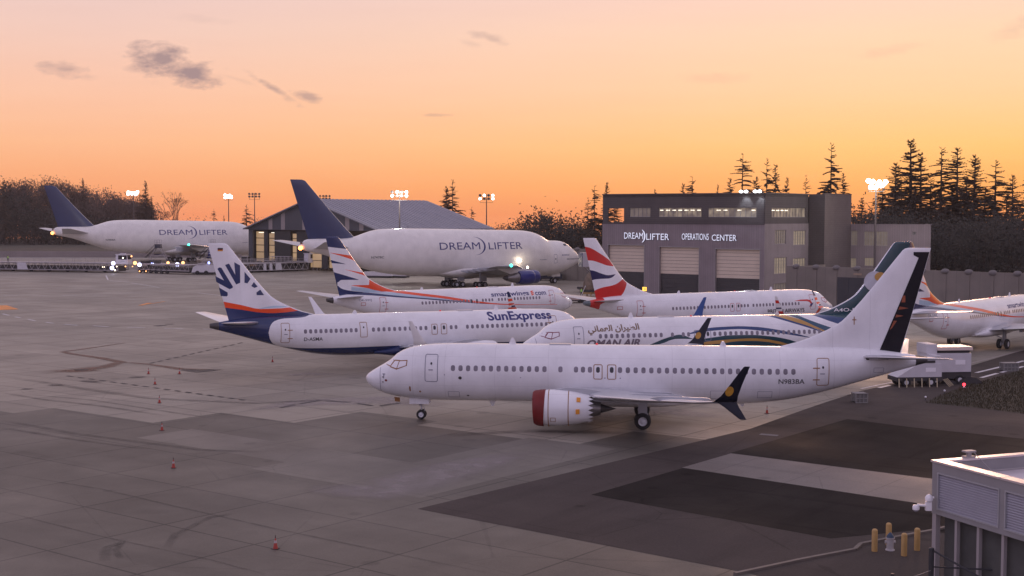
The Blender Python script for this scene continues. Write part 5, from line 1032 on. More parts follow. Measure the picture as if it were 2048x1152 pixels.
# bollards and hydrant
M_yel = mat('yellow_bollard', (.5, .31, .11), .5, var=.08, vs=3)
for i, (px, py, lab) in enumerate(((1749, 1103, 'leftmost yellow bollard by the hydrant'), (1777, 1090, 'yellow bollard standing behind the hydrant'), (1808, 1112, 'yellow bollard nearest the camera, right of the hydrant'), (1834, 1101, 'yellow bollard closest to the low building'))):
    p = gp(px, py); o = MB().lathe([(0, .125), (.9, .125), (.95, .11), (.985, .07), (1.0, .01)], 20).build('bollard', M_yel, None, 40); o.location = p; label(o, lab, 'bollard', 'bollards round the hydrant')
p = gp(1780, 1101); t = empty('hydrant', p, 0, 'white hydrant with dark blue cap among the yellow bollards', 'hydrant')
MB().lathe([(0, .2), (.05, .2), (.07, .15), (.5, .16), (.52, .19), (.58, .19)], 20).bar((0, 0, .38), (.22, 0, .38), .07).bar((0, 0, .38), (-.22, 0, .38), .07).build('barrel', mat('hydrant_white', (.5, .48, .48), .5, var=.1, vs=5), t, 40)
MB().lathe([(.58, .17), (.66, .15), (.74, .08), (.78, .04), (.8, .01)], 20).build('cap', mat('hydrant_blue', (.02, .05, .1), .4), t, 40)
# ---------------------------------------------------------------- light masts
M_mast = mat('mast_steel', (.1, .085, .085), .5, .3); M_floff = mat('unlit_lamp', (.06, .05, .05), .3)
def mast(px, py, Y, lab, on, n=8, big=1.0, light=0, col=(1, .93, .85)):
    p = at(px, py, Y); g = gz(Y); h = p.z-g; t = empty('light_mast', (p.x, p.y, g), 0, lab, 'light mast', 'floodlight masts round the apron')
    MB().bar((0, 0, 0), (0, 0, h-.3), .26, .13, 10).build('pole', M_mast, t, 40)
    w = 1.55*big; z0 = h-1.1*big; f = MB().box(-w, w, -.35, .35, z0-.06, z0+.02)
    for x in (-w, 0, w): f.bar((x, -.35, z0), (x, -.35, z0+.9), .03).bar((x, .35, z0), (x, .35, z0+.9), .03)
    for y in (-.35, .35): f.bar((-w, y, z0+.9), (w, y, z0+.9), .03)
    f.bar((0, 0, z0), (0, 0, h+.9*big), .1).bar((-w, -.2, h+.55*big), (w, -.2, h+.55*big), .06).bar((-w, -.2, h-.25*big), (w, -.2, h-.25*big), .06); f.build('platform', M_mast, t)
    r = random.Random(int(px))
    for i in range(n):
        x = -w+2*w*(i % (n//2))/(n//2-1); z = h+(.55 if i < n//2 else -.25)*big
        if on == 1: x += r.uniform(-.3, .3); z += r.uniform(-.3, .35)
        k = MB().lathe([(.28, .1), (0, .3*big), (-.1, .34*big)], 14, (x, -.35, z+.1), 'y').build('lamp_housing', M_fbody, t, 40)
        lit_ = on == 1 or (on == 2 and i in (1, 3, 4, 7))
        MB().lathe([(-.105, (.5 if on == 1 else .3)*big), (-.22, (.42 if on == 1 else .25)*big), (-.25, .01)], 14, (x, -.35, z+.1), 'y').build('lamp_glass', M_flood if lit_ else M_floff, k, 40)
    if light:
        l = bpy.data.lights.new('lamp_light', 'POINT'); l.energy = light; l.color = col; l.shadow_soft_size = 1.2; o = bpy.data.objects.new('lamp_light', l); C.objects.link(o); o.parent = t; o.location = (0, -3.5, h)
    return t
mast(267, 388, 470, 'lit mast above the tail end of the farther cargo aircraft', 1, 8, .95)
mast(457, 395, 480, 'lit mast above the front hump of the farther cargo aircraft', 1, 8, .85)
mast(509, 392, 480, 'unlit mast just left of the slate shed', 0, 8, 1.15)
mast(650, 396, 480, 'unlit mast half hidden by the tall blue fin', 0, 8, 1.1)
mast(799, 390, 322, 'mast with some lamps lit standing before the shed roof', 2, 8, 1.1, 5000)
mast(973, 396, 407, 'mast with some lamps lit just right of the shed roof', 2, 8, 1.25)
mast(1752, 372, 238, 'brightest mast, close to the tall firs at the right', 1, 8, .85, 3500)
# unused helper for yard lamps; the freighters' paint carries their warmth instead
def yard(loc, e, col, s=1.5):
    l = bpy.data.lights.new('yard_light', 'POINT'); l.energy = e; l.color = col; l.shadow_soft_size = s; o = bpy.data.objects.new('yard_light', l); C.objects.link(o); o.location = loc
M_mastl = mat('mast_lamp_small', (1, .8, .5), .4, emit=6, ecol=(1, .8, .5))

# ---------------------------------------------------------------- cones
M_cone = mat('cone_red', (.36, .035, .02), .5, var=.1, vs=6); M_cband = mat('cone_band', (.4, .36, .36), .5); M_cbase = mat('cone_base', (.05, .03, .03), .7)
def make_cone():
    t = empty('traffic_cone', (0, 0, 0)); MB().box(-.2, .2, -.2, .2, 0, .04).build('base', M_cbase, t)
    MB().lathe([(.04, .15), (.7, .035), (.72, .02)], 18).build('body', M_cone, t, 40); MB().lathe([(.4, .097), (.4, .1), (.56, .071), (.56, .066)], 18, close=False).build('band', M_cband, t, 40); MB().lathe([(.68, .032), (.86, .026), (.9, .01)], 12).build('top_light', M_cbase, t, 40); return t
def dup(o, parent=None):
    c = o.copy(); C.objects.link(c); c.parent = parent
    for k in list(o.children): dup(k, c)
    return c
CN = [(297, 748, 'cone under the navy tail, left one of the far pair'), (359, 748, 'cone right of the far pair, nearer the navy tail'), (310, 769, 'cone just below the far pair of cones'), (319, 806, 'cone on the pale slabs by the long tyre mark'), (324, 861, 'cone at the stepped edge of the darker slabs'), (347, 936, 'cone on the dark slabs left of the pale patch'), (551, 1098, 'nearest cone, alone at the bottom of the apron'), (545, 724, 'cone below the belly of the navy-tailed airliner'), (1534, 827, 'cone under the rear fuselage of the nearest airliner')]
pc = make_cone()
for i, (x, y, l) in enumerate(CN):
    c = pc if i == 0 else dup(pc); c.location = gp(x, y); c.rotation_euler = (0, 0, i*.7); c.scale = (.7, .7, .68); label(c, l, 'cone', 'traffic cones on the apron')

# ---------------------------------------------------------------- cargo loaders and yard gear
M_gal = mat('galvanised_steel', (.38, .35, .35), .5, .2, var=.12, vs=1); M_vw = mat('vehicle_white', (.6, .58, .6), .4, var=.05, vs=1); M_under = mat('dark_underframe', (.045, .042, .042), .7, var=.2, vs=1)
M_cabg = mat('cab_glass', (.02, .02, .025), .08); M_lw = mat('work_lamp', (.9, .9, 1), .4, emit=3.2, ecol=(.62, .64, 1)); M_lo = mat('orange_lamp', (1, .4, .1), .4, emit=3.2, ecol=(1, .42, .16)); M_ls = mat('small_lamp', (1, .8, .6), .4, emit=4, ecol=(1, .8, .6)); M_lb = mat('blue_lamp', (.3, .4, 1), .4, emit=3, ecol=(.35, .4, 1))
def lamp(p, loc, r, m, nm='lamp'): o = MB().ball((0, 0, 0), r).build(nm, m, p, 40); o.location = loc; return o
def truss(mb, x0, x1, y, z0, z1, step, r=.07):
    mb.box(x0, x1, y-.1, y+.1, z1-.12, z1+.08).box(x0, x1, y-.1, y+.1, z0-.1, z0+.1); x = x0; k = 0
    while x < x1-.01:
        q = min(x+step, x1); mb.bar((x, y, z0 if k % 2 else z1), (q, y, z1 if k % 2 else z0), r, n=6); x = q; k += 1
def loader(pa, pb, lab, cabx, L=None, gap=None, panels=()):
    a, b = pa, pb; t = empty('cargo_loader', (a.x, a.y, gz(a.y)), math.atan2(b.y-a.y, b.x-a.x), lab, 'cargo loader', 'long truss cargo loaders in the yard'); L = (b-a).length; W = 5.2
    d = MB()
    for y in (-W/2, W/2): truss(d, 0, L, y, .55, 2.35, .95)
    x = 0
    while x < L: d.box(x, x+.12, -W/2, W/2, 2.1, 2.3); x += 1.6
    d.box(0, L, -W/2+.2, W/2-.2, 2.3, 2.4); d.build('deck_truss', M_gal, t)
    r = MB(); x = 0
    while x < L: r.bar((x, -W/2, 2.4), (x, -W/2, 3.4), .035, n=6).bar((x, W/2, 2.4), (x, W/2, 3.4), .035, n=6); x += 1.9
    for y in (-W/2, W/2): r.bar((0, y, 3.4), (L, y, 3.4), .035, n=6).bar((0, y, 2.9), (L, y, 2.9), .025, n=6)
    r.build('railing', M_gal, t)
    MB().box(.5, L-.5, -W/2+.5, W/2-.5, .25, 1.5).build('underframe', M_under, t)
    k = 1.2
    while k < L-1:
        w = MB(); w.lathe([(-.2, .3), (-.2, .5), (-.12, .55), (.12, .55), (.2, .5), (.2, .3)], 16, (k, -W/2+.5, .55), 'y'); w.build('wheel', M_tyre, t, 40); k += L/7
    for x, w in panels: MB().prism([(x, .5), (x+w, .5), (x+w*.8, 2.3), (x, 2.3)], -W/2-.16, -W/2-.08).build('side_panel', M_vw, t)
    # cab: raked front glass, roof, steps
    c = MB().prism([(-1.7, 2.2), (1.75, 2.2), (1.7, 3.4), (1.45, 4.55), (-1.6, 4.55)], -W/2-.35, -W/2+1.7).box(-1.75, 1.6, -W/2-.42, -W/2+1.8, 4.55, 4.7).box(-.7, .6, -W/2+.2, -W/2+1.0, 4.7, 4.9)
    c = c.build('cab', M_vw, t); c.location = (cabx, 0, 0)
    MB().box(-.95, 1.45, -W/2-.38, -W/2-.352, 3.35, 4.4).prism([(1.72, 3.4), (1.76, 3.4), (1.52, 4.45), (1.48, 4.45)], -W/2-.2, -W/2+1.5).build('cab_window', M_cabg, c)
    MB().box(.25, .35, -W/2-.4, -W/2-.38, 3.3, 4.45).box(-.1, .8, -W/2-.4, -W/2-.37, 2.75, 3.0).build('cab_trim', M_strut, c)
    return t, c
L1a, L1b = gp(-8, 541), gp(247, 545); l1, c1 = loader(L1a, L1b, 'long truss cargo loader at the far left with lamps round its cab', (L1b-L1a).length+1.2, panels=((8.2, 3.1),))
L2a, L2b = gp(392, 548), gp(606, 540); l2, c2 = loader(L2a, L2b, 'long truss cargo loader behind the sunray tail, white cab at its right end', (L2b-L2a).length+1.4, panels=((17.8, .9), (19.6, .9), (21.4, 2.0)))
def on(t, px, py, Y, r, m): v = t.matrix_basis.inverted() @ at(px, py, Y); return lamp(t, v, r, m)
YL = 343
for x, y, r, m in ((226.5, 526.5, .5, M_lw), (224, 536, .5, M_lw), (270, 526, .45, M_lo), (279, 529.5, .5, M_lw), (246, 516, .17, M_ls), (263, 512.5, .2, M_lo), (233.5, 533, .15, M_ls), (251, 533, .16, M_lo), (265, 533, .13, M_lo), (230, 540.5, .2, M_ls), (205, 534, .12, M_ls), (208.5, 534, .12, M_ls)): on(l1, x, y, YL-5, r, m)
for x, y, r, m in ((279, 542.5, .16, M_lo), (292, 542.5, .16, M_lo), (336, 525.6, .36, M_lo), (354.5, 529, .52, M_lw), (366, 525.6, .4, M_lo), (417.5, 525.6, .34, M_lb), (303.5, 527, .2, M_lb), (307, 527, .15, M_lw), (323, 527, .18, M_vw)): on(l2, x, y, YL-3, r, m)
# low trailer between the loaders
pA, pB = gp(282, 545), gp(388, 549); lo = empty('flat_trailer', (pA.x, pA.y, gz(pA.y)), math.atan2(pB.y-pA.y, pB.x-pA.x), 'low dark flat trailer with railings between the two cargo loaders', 'trailer'); L_ = (pB-pA).length
d = MB(); truss(d, 0, L_, -1.6, .9, 2.3, .95, .05); truss(d, 0, L_, 1.6, .9, 2.3, .95, .05); d.box(0, L_, -1.6, 1.6, 2.3, 2.45).build('deck', M_gal, lo); MB().box(.5, L_-.5, -1.4, 1.4, .35, 1.6).build('underframe', M_under, lo)
for k in range(6): MB().lathe([(-.2, .3), (-.2, .48), (.2, .48), (.2, .3)], 16, (1.5+k*2, -1.5, .48), 'y').build('wheel', M_tyre, lo, 40)
MB().box(4.6, 6.6, -1, 1, 2.45, 3.3).box(1.0, 2.8, -1, .8, 2.45, 3.1).build('load_box', M_under, lo)
# hydraulic end of the second loader
pq = gp(384, 549); e = empty('tow_tractor', (pq.x, pq.y, gz(pq.y)), .1, 'pale low tractor parked before the second cargo loader', 'tractor')
MB().prism([(0, .5), (.4, 1.9), (1.2, 2.3), (7.2, 2.35), (7.6, 1.5), (7.4, .5)], -1.3, 1.3).build('body', M_vw, e); MB().box(.1, 7.4, -1.32, 1.32, .28, .6).build('underframe', M_under, e); MB().box(1.5, 3.2, -.9, .9, 2.35, 2.8).box(4.5, 6.7, -1.0, .9, 2.35, 2.7).build('top_gear', M_gal, e)
for x in (1.5, 3.6, 6.2): MB().lathe([(-.2, .3), (-.2, .5), (.2, .5), (.2, .3)], 16, (x, -1.25, .5), 'y').build('wheel', M_tyre, e, 40)
def stair(px, py, top, lab):
    p = gp(px, py); t = empty('access_stairs', (p.x, p.y, gz(p.y)), 0, lab, 'access stairs', 'tall wheeled access stairs'); h = at(px, top, p.y).z-gz(p.y)
    b = MB().box(-3.2, 3.2, -1.2, 1.2, .35, .8)
    for s in (-1, 1):
        for y in (-.9, .9): b.bar((s*2.9, y, .8), (s*.6, y, h-2.1), .09, n=6)
    for y in (-.9, .9): b.bar((-1.6, y, h*.4), (1.6, y, h*.4), .05, n=6).bar((-1.1, y, h*.58), (1.1, y, h*.58), .05, n=6).bar((-2.2, y, h*.2), (1.4, y, h*.5), .05, n=6)
    b.build('frame', M_gal, t)
    MB().box(-.75, .75, -1, 1, h-2.1, h-1.15).box(-.85, .85, -1.1, 1.1, h-2.2, h-2.05).build('platform', mat('platform_blue', (.035, .04, .06), .5), t)
    r = MB()
    for x in (-.7, 0, .7):
        for y in (-.95, .95): r.bar((x, y, h-1.15), (x, y, h), .035, n=6)
    for z in (h-.6, h):
        for y in (-.95, .95): r.bar((-.7, y, z), (.7, y, z), .035, n=6)
    r.build('railing', M_gal, t)
    s = MB()
    for y in (-.7, .7): s.bar((-.8, y, h-2.2), (-3.6, y, 2.4), .08, n=6).bar((-.8, y, h-1.2), (-3.6, y, 3.4), .04, n=6)
    for k in range(14): s.box(-.8-.2*k-.13, -.8-.2*k+.13, -.7, .7, h-2.25-(h-4.6)*k/13, h-2.2-(h-4.6)*k/13)
    s.build('stairway', M_under, t)
    for x in (-2.4, 2.4):
        for y in (-1.15, 1.15): MB().lathe([(-.12, .2), (-.12, .35), (.12, .35), (.12, .2)], 14, (x, y, .35), 'y').build('wheel', M_tyre, t, 40)
    return t
stair(317, 533, 480, 'tall access stairs beside the belly of the farther cargo aircraft'); stair(425, 535, 479.5, 'tall access stairs peeping over the top of the sunray tail')
# gear stored before the shed
def crate(px, py, Y, w, h, d, m, nm, lab, cat, grp=None, rz=-.4):
    p = at(px, py, Y); t = empty(nm, (p.x, p.y, gz(Y)), rz, lab, cat, grp)
    MB().box(-w/2, w/2, -d/2, d/2, .15, h).build('body', m, t); f = MB()
    for x in (-w/2, w/2):
        for y in (-d/2, d/2): f.box(x-.05, x+.05, y-.05, y+.05, 0, h+.03)
    f.box(-w/2-.04, w/2+.04, -d/2-.04, d/2+.04, h*.52, h*.52+.06).box(-w/2, w/2, -d/2, d/2, h, h+.06).build('frame', M_gal, t); return t
crate(478, 520, 362, 3.2, 1.9, 2.2, M_vw, 'service_cart', 'small white cart left of the lit shed opening', 'cart'); crate(492, 522, 360, 1.9, 3.4, 1.6, M_under, 'service_unit', 'dark upright service unit at the left corner of the shed', 'service unit'); crate(511, 528, 358, 2.6, 1.6, 1.8, mat('ochre_box', (.25, .14, .06), .6), 'ochre_crate', 'ochre crate in front of the lit shed panels', 'crate')
def frame_rack(px, Y, w, h, lab, n=4):
    p = at(px, 520, Y); t = empty('steel_rack', (p.x, p.y, gz(Y)), -.35, lab, 'rack', 'steel racks before the shed'); b = MB()
    for k in range(n+1): x = -w/2+w*k/n; b.bar((x, -.8, 0), (x, -.8, h), .06, n=6).bar((x, .8, 0), (x, .8, h), .06, n=6).bar((x, -.8, h), (x, .8, h), .05, n=6)
    for z in (h*.45, h): b.bar((-w/2, -.8, z), (w/2, -.8, z), .06, n=6).bar((-w/2, .8, z), (w/2, .8, z), .06, n=6)
    b.box(-w/2, w/2, -.8, .8, h*.42, h*.45).build('rack_frame', M_gal, t); c = MB(); r = random.Random(int(px))
    for k in range(n): x = -w/2+w*(k+.5)/n; hh = r.uniform(.4, 1.3); c.box(x-w/n*.36, x+w/n*.36, -.6, .6, h*.45, h*.45+hh)
    c.build('stored_parts', M_under, t)
frame_rack(531, 356, 5, 2.6, 'steel rack before the left sliding door of the shed'); frame_rack(561, 357, 6, 3.6, 'taller steel rack before the dark shed door', 5); frame_rack(592, 356, 5, 2.4, 'steel rack just left of the white loader cab')
fr_ = gp(652, 541); t = empty('trestle', (fr_.x, fr_.y, gz(fr_.y)), 0, 'pale steel trestle right of the white loader cab', 'trestle'); b = MB()
for x in (-1.8, .4, 2.3): b.bar((x-.5, -.5, 0), (x, 0, 2.6), .06, n=6).bar((x+.5, -.5, 0), (x, 0, 2.6), .06, n=6)
b.bar((-2.2, 0, 2.6), (2.8, 0, 2.6), .09).bar((-1.8, 0, .2), (.4, 0, 2.5), .05).build('trestle_frame', M_gal, t)
for i, (px, w) in enumerate(((757, 7.5), (792, 6))):
    p = at(px, 551, 318); t = empty('transport_pallet', (p.x, p.y, gz(318)), -.3, ('white wrapped load on a low pallet left of the freighter belly', 'shorter white wrapped load on a low pallet under the freighter')[i], 'pallet load', 'wrapped loads behind the nearer freighter'); MB().prism([(-w/2, .5), (w/2, .5), (w/2-.3, 1.5), (-w/2+.4, 1.4)], -1, 1).build('load', M_vw, t); MB().box(-w/2, w/2, -1.1, 1.1, .1, .48).build('pallet', M_under, t)
t = crate(700, 524, 330, 3.4, 2.6, 2, mat('brown_machine', (.12, .08, .06), .6, var=.3, vs=.6), 'ground_power_unit', 'brown machine under the tail of the nearer cargo aircraft', 'ground unit')
# equipment under and beside the nearer freighter's nose
p = at(1092, 556, 306); t = empty('equipment_trailer', (p.x, p.y, gz(306)), .1, 'dark blue equipment trailer behind the nose wheel of the nearer freighter', 'trailer'); MB().box(-4.2, 3.6, -1, 1, .5, 1.5).box(-1.5, 3.2, -.9, .9, 1.5, 2.1).build('body', mat('trailer_blue', (.03, .035, .055), .5, var=.2, vs=.6), t); MB().box(-4.3, 3.7, -1.05, 1.05, .35, .52).build('frame', M_under, t)
for x in (-3, -1.5, 2.5): MB().lathe([(-.12, .2), (-.12, .35), (.12, .35), (.12, .2)], 14, (x, -1, .35), 'y').build('wheel', M_tyre, t, 40)
p = at(1187, 520, 262); t = empty('box_truck', (p.x, p.y, gz(262)), .25, 'white high-lift box truck behind the flag-tailed airliner fin', 'truck'); z1 = at(1172, 505, 262).z-gz(262); z0 = at(1172, 533, 262).z-gz(262)
MB().box(-2.6, 2.6, -1.2, 1.2, z0, z1).build('box_body', M_vw, t); MB().box(2.6, 2.68, -1.25, 1.25, z0, z1).box(-2.68, -2.6, -1.25, 1.25, z0, z1).build('box_end', M_navy, t); MB().bar((-2, -1, .9), (2, -1, z0), .09).bar((2, -1, .9), (-2, -1, z0), .09).bar((-2, 1, .9), (2, 1, z0), .09).bar((2, 1, .9), (-2, 1, z0), .09).build('scissor_lift', M_gal, t); MB().box(-3, 4.6, -1.15, 1.15, .5, .95).build('chassis', M_under, t); MB().prism([(3, .9), (4.8, .9), (4.7, 1.7), (4.3, 2.5), (3, 2.5)], -1.1, 1.1).build('cab', M_vw, t)
for x in (-2, 3.6):
    for y in (-1, 1): MB().lathe([(-.14, .25), (-.14, .45), (.14, .45), (.14, .25)], 16, (x, y, .45), 'y').build('wheel', M_tyre, t, 40)
# wrapped engine on its stand
M_wrap = mat('brown_wrap', (.16, .115, .075), .6, var=.35, vs=1.6, bump=.5, bs=2)
p = gp(1178, 593); t = empty('wrapped_engine', (p.x, p.y, gz(p.y)), 1.0, 'brown wrapped engine standing on yellow trestle legs beside the worker', 'engine stand')
MB().lathe([(.7, .4), (.9, .95), (1.6, 1.2), (2.4, 1.1), (3.3, .8), (4.0, .5), (4.3, .1)], 14).build('wrapping', M_wrap, t, 50); MB().box(-1.0, 1.0, -1.0, 1.0, .5, .8).bar((-.95, -.95, 0), (-.95, -.95, .9), .12).bar((.95, -.95, 0), (.95, -.95, .9), .12).bar((-.95, .95, 0), (-.95, .95, .9), .12).bar((.95, .95, 0), (.95, .95, .9), .12).build('stand', mat('stand_yellow', (.35, .22, .08), .6), t)
MB().lathe([(.85, 1.0), (1.2, 1.12), (1.55, 1.0)], 16).build('dark_cover', M_under, t, 40)
# tow tractor ahead of the zigzag airliner
p = gp(1141, 605); t = empty('pushback_tractor', (p.x, p.y, gz(p.y)), .15, 'low flat tow tractor just ahead of the zigzag-tailed airliner nose', 'tractor')
MB().prism([(-2.6, .5), (-2.5, 1.15), (-1.2, 1.25), (2.5, 1.1), (2.6, .5)], -1.2, 1.2).build('body', mat('tractor_pale', (.4, .3, .26), .5), t); MB().box(-2.5, 2.5, -1.1, 1.1, .3, .52).box(-2.2, -1.1, -.9, .9, 1.2, 1.75).build('dark_gear', M_under, t); MB().bar((1.6, -1, 1.1), (2.4, -1, 2.9), .035).build('flag_pole', M_blind, t)
for x in (-1.7, 1.7):
    for y in (-1.15, 1.15): MB().lathe([(-.14, .2), (-.14, .38), (.14, .38), (.14, .2)], 16, (x, y, .38), 'y').build('wheel', M_tyre, t, 40)
# white service carts behind the nearest tail
def cart(p, rz, lab, wedge, tall):
    t = empty('air_conditioning_cart', (p.x, p.y, gz(p.y)), rz, lab, 'service cart', 'white service carts behind the nearest tail'); h = 2.15
    b = MB()
    if wedge: b.prism([(-2.0, .85), (2.0, .85), (2.0, h-.15), (.05, h-.1), (.0, h-.25), (-.35, h-.3)], -1.0, 1.0)
    else: b.prism([(-2.0, 1.1), (2.0, 1.1), (2.0, 2.75), (-2.0, 2.75)], -1.1, 1.1)
    b.build('body', M_vw, t)
    MB().box(-2.05, 2.05, -1.0, 1.0, .5, .84 if wedge else 1.08).build('chassis', M_under, t)
    if not wedge: MB().box(-1.1, 2.1, -1.15, 1.15, 3.0, 3.3).build('roof_panel', mat('roof_plate', (.75, .62, .55), .3), t); MB().box(-2.1, -1.1, -1.0, 1.0, 2.75, 3.55).build('air_intake', M_vw, t); MB().box(-1, 1.9, -1, 1, 2.76, 3.0).build('dark_gap', M_under, t)
    else: MB().box(.6, 1.9, -.9, .9, h-.14, h+.35).box(1.5, 2, -1, 1, h+.35, h+.5).build('top_unit', M_vw, t); MB().box(.1, 1.4, -1.0, .6, h-.08, h+.12).build('dark_gap', M_under, t)
    MB().box(.55, 1.45, -(1.02 if wedge else 1.12), -(1.0 if wedge else 1.1), 1.3 if wedge else 1.75, 1.65 if wedge else 2.15).build('plate', M_blind, t)
    sd = MB()
    for z in (1.2, 1.45, 1.7): sd.box(2.0, 2.03, -.8, .8, z+(0 if wedge else .5), z+.08+(0 if wedge else .5))
    sd.build('vent_slats', M_gal, t)
    for x in (-1.2, 1.0):
        for y in (-.95, .95):
            w = MB().lathe([(-.14, .2), (-.14, .4), (.14, .4), (.14, .2)], 18, (x, y, .4), 'y').build('wheel', M_tyre, t, 40); MB().lathe([(-.15 if y < 0 else .15, .2), (-.16 if y < 0 else .16, .01)], 14, (x, y, .4), 'y', close=False).build('hub', M_hub, w, 40)
    if wedge:
        c = MB()
        for k in range(6): c.bar((-1.9+.68*k, -1.15, .75), (-2.02+.68*k, -1.5, .02), .05, n=6)
        for k in range(4): c.bar((2.2+.25*k, -.9+.3*k, .6), (2.6+.25*k, -1.3+.3*k, .02), .035, n=6)
        c.build('hose_legs', mat('hose_beige', (.45, .38, .24), .6), t)
    return t
cart(gp(1829, 771), .12, 'white wedge-fronted service cart with beige hoses under the nearest tail', True, 0)
cart(gp(1887, 766), .12, 'taller white service cart with pale roof plate behind the wedge-fronted one', False, 1)
# small dark things
for px, py, s, lab in ((1933, 767, 1.1, 'dark covered lump beside the red ground lamp'), (1897, 768, .6, 'small dark bag between the carts')):
    p = gp(px, py); t = empty('covered_gear', (p.x, p.y, gz(p.y)), .2, lab, 'covered gear'); MB().prism([(-1.0*s, 0), (-.8*s, .35*s), (-.2*s, .62*s), (.5*s, .55*s), (1.0*s, .15*s), (1.05*s, 0)], -.6*s, .6*s).build('cover', M_under, t, 50)
p = gp(1928, 776); t = empty('ground_lamp', p, 0, 'small glowing red ground lamp at the tip of the grass bank', 'lamp'); MB().lathe([(0, .14), (.06, .12), (.12, .06), (.22, .05)], 12).build('stem', M_blind, t, 40); MB().ball((0, 0, .3), .13).build('globe', mat('red_glow', (1, .03, .03), .4, emit=4, ecol=(1, .04, .06)), t, 40)
for i, (px, py) in enumerate(((1851, 801), (1889, 788))):
    p = gp(px, py); t = empty('edge_marker', p, 0, ('low white edge marker at the very tip of the grass bank', 'low white edge marker up the left side of the grass bank')[i], 'marker', 'edge markers of the grass bank'); MB().lathe([(0, .1), (.05, .09), (.08, .03), (.22, .03)], 12).build('stem', M_under, t, 40); MB().ball((0, 0, .28), .08).build('cap', M_blind, t, 40)
def gbox(px, py, w, h, lab):
    p = gp(px, py); t = empty('wire_crate', (p.x, p.y, gz(p.y)), .15, lab, 'crate', 'grey crates on the asphalt'); MB().box(-w/2+.06, w/2-.06, -.4, .4, .1, h-.06).build('body', mat('crate_grey', (.16, .155, .15), .7, var=.2, vs=3), t); f = MB(); n = max(3, int(w/.33))
    for k in range(n+1): x = -w/2+w*k/n; f.box(x-.03, x+.03, -.45, -.41, 0, h).box(x-.03, x+.03, .41, .45, 0, h)
    for z in (0.05, h/2, h): f.box(-w/2-.03, w/2+.03, -.47, -.41, z-.03, z+.03).box(-w/2-.03, w/2+.03, .41, .47, z-.03, z+.03)
    f.box(-w/2, w/2, -.42, .42, h-.04, h+.01).build('frame', mat('crate_frame', (.26, .25, .24), .6), t)
gbox(1719, 805, .95, .75, 'grey crate on the asphalt behind the nearest tail'); gbox(2018, 742, 1.5, .8, 'wider grey crate near the right edge beyond the grass bank')

# ---------------------------------------------------------------- people
M_vest = mat('hi_vis_vest', (.32, .55, .12), .6, emit=.04, ecol=(.4, .8, .2)); M_cloth = mat('dark_clothes', (.03, .03, .04), .8); M_skin = mat('skin', (.4, .24, .17), .5); M_hair = mat('dark_hair', (.03, .02, .015), .7)
def person(loc, rz, lab, arm=0.3):
    t = empty('person', loc, rz, lab, 'person', 'apron workers')
    J_ = {'pel': (0, 0, .95, .15, .11), 'wai': (0, 0, 1.1, .13, .1), 'che': (0, -.01, 1.32, .17, .12), 'nk': (0, 0, 1.5, .06, .06), 'hd': (0, -.02, 1.62, .085, .095), 'top': (0, -.02, 1.74, .07, .08)}
    E_ = [('pel', 'wai'), ('wai', 'che'), ('che', 'nk'), ('nk', 'hd'), ('hd', 'top')]
    for s, n in ((-1, 'l'), (1, 'r')):
        J_['sh'+n] = (s*.19, 0, 1.43, .065, .065); J_['el'+n] = (s*.26, .02, 1.15, .045, .045); J_['wr'+n] = (s*.25, -.1-arm*.3, .93+arm*.15, .03, .03); J_['ha'+n] = (s*.24, -.14-arm*.35, .86+arm*.15, .035, .025)
        J_['hi'+n] = (s*.1, 0, .9, .095, .1); J_['kn'+n] = (s*.12, -.02, .5, .065, .065); J_['an'+n] = (s*.13, .02, .09, .045, .045); J_['to'+n] = (s*.15, -.14, .05, .045, .035)
        E_ += [('che', 'sh'+n), ('sh'+n, 'el'+n), ('el'+n, 'wr'+n), ('wr'+n, 'ha'+n), ('pel', 'hi'+n), ('hi'+n, 'kn'+n), ('kn'+n, 'an'+n), ('an'+n, 'to'+n)]
    ks = list(J_); me = bpy.data.meshes.new('body'); me.from_pydata([J_[k][:3] for k in ks], [(ks.index(a), ks.index(b)) for a, b in E_], [])
    o = bpy.data.objects.new('body', me); C.objects.link(o); o.parent = t; md = o.modifiers.new('skin', 'SKIN')
    for i, k in enumerate(ks): me.skin_vertices[0].data[i].radius = J_[k][3:]
    me.skin_vertices[0].data[0].use_root = True; sb = o.modifiers.new('sub', 'SUBSURF'); sb.levels = sb.render_levels = 1; md.use_smooth_shade = True; me.materials.append(M_cloth)
    MB().lathe([(1.0, .16), (1.15, .17), (1.35, .2), (1.45, .17), (1.5, .09)], 16).build('vest', M_vest, t, 50).scale = (1.12, .78, 1)
    MB().ball((0, -.03, 1.64), .1, sz=1.2).build('head', M_skin, t, 60); MB().lathe([(1.67, .115), (1.72, .11), (1.77, .07), (1.79, .01)], 14).build('cap', M_hair, t, 50)
    f = MB()
    for s in (-1, 1):
        for k in range(4): f.bar((s*.24+(-.03+.02*k), -.15-arm*.35, .85+arm*.15), (s*.24+(-.03+.02*k), -.18-arm*.35, .78+arm*.15-.01*(k % 2)), .009, .007, 6)
        f.bar((s*.21, -.14-arm*.35, .86+arm*.15), (s*.19, -.18-arm*.35, .82+arm*.15), .01, .008, 6)
    f.build('fingers', M_skin, t, 50); return t
p = gp(1163, 595); person((p.x, p.y, gz(p.y)), -.4, 'worker in green vest standing beside the brown wrapped engine')
v = at(16, 523, 349); person((v.x, v.y, gz(349)+2.4), .6, 'worker in green vest on the loader deck at the far left')
for i, px in enumerate((631.5, 636, 641)):
    v = at(px, 522, 356); person((v.x, v.y, gz(356)+2.6), -.3+.4*i, ('left worker of three in green vests right of the white loader cab', 'middle worker of three in green vests right of the white loader cab', 'right-hand worker of three in green vests right of the white loader cab')[i])
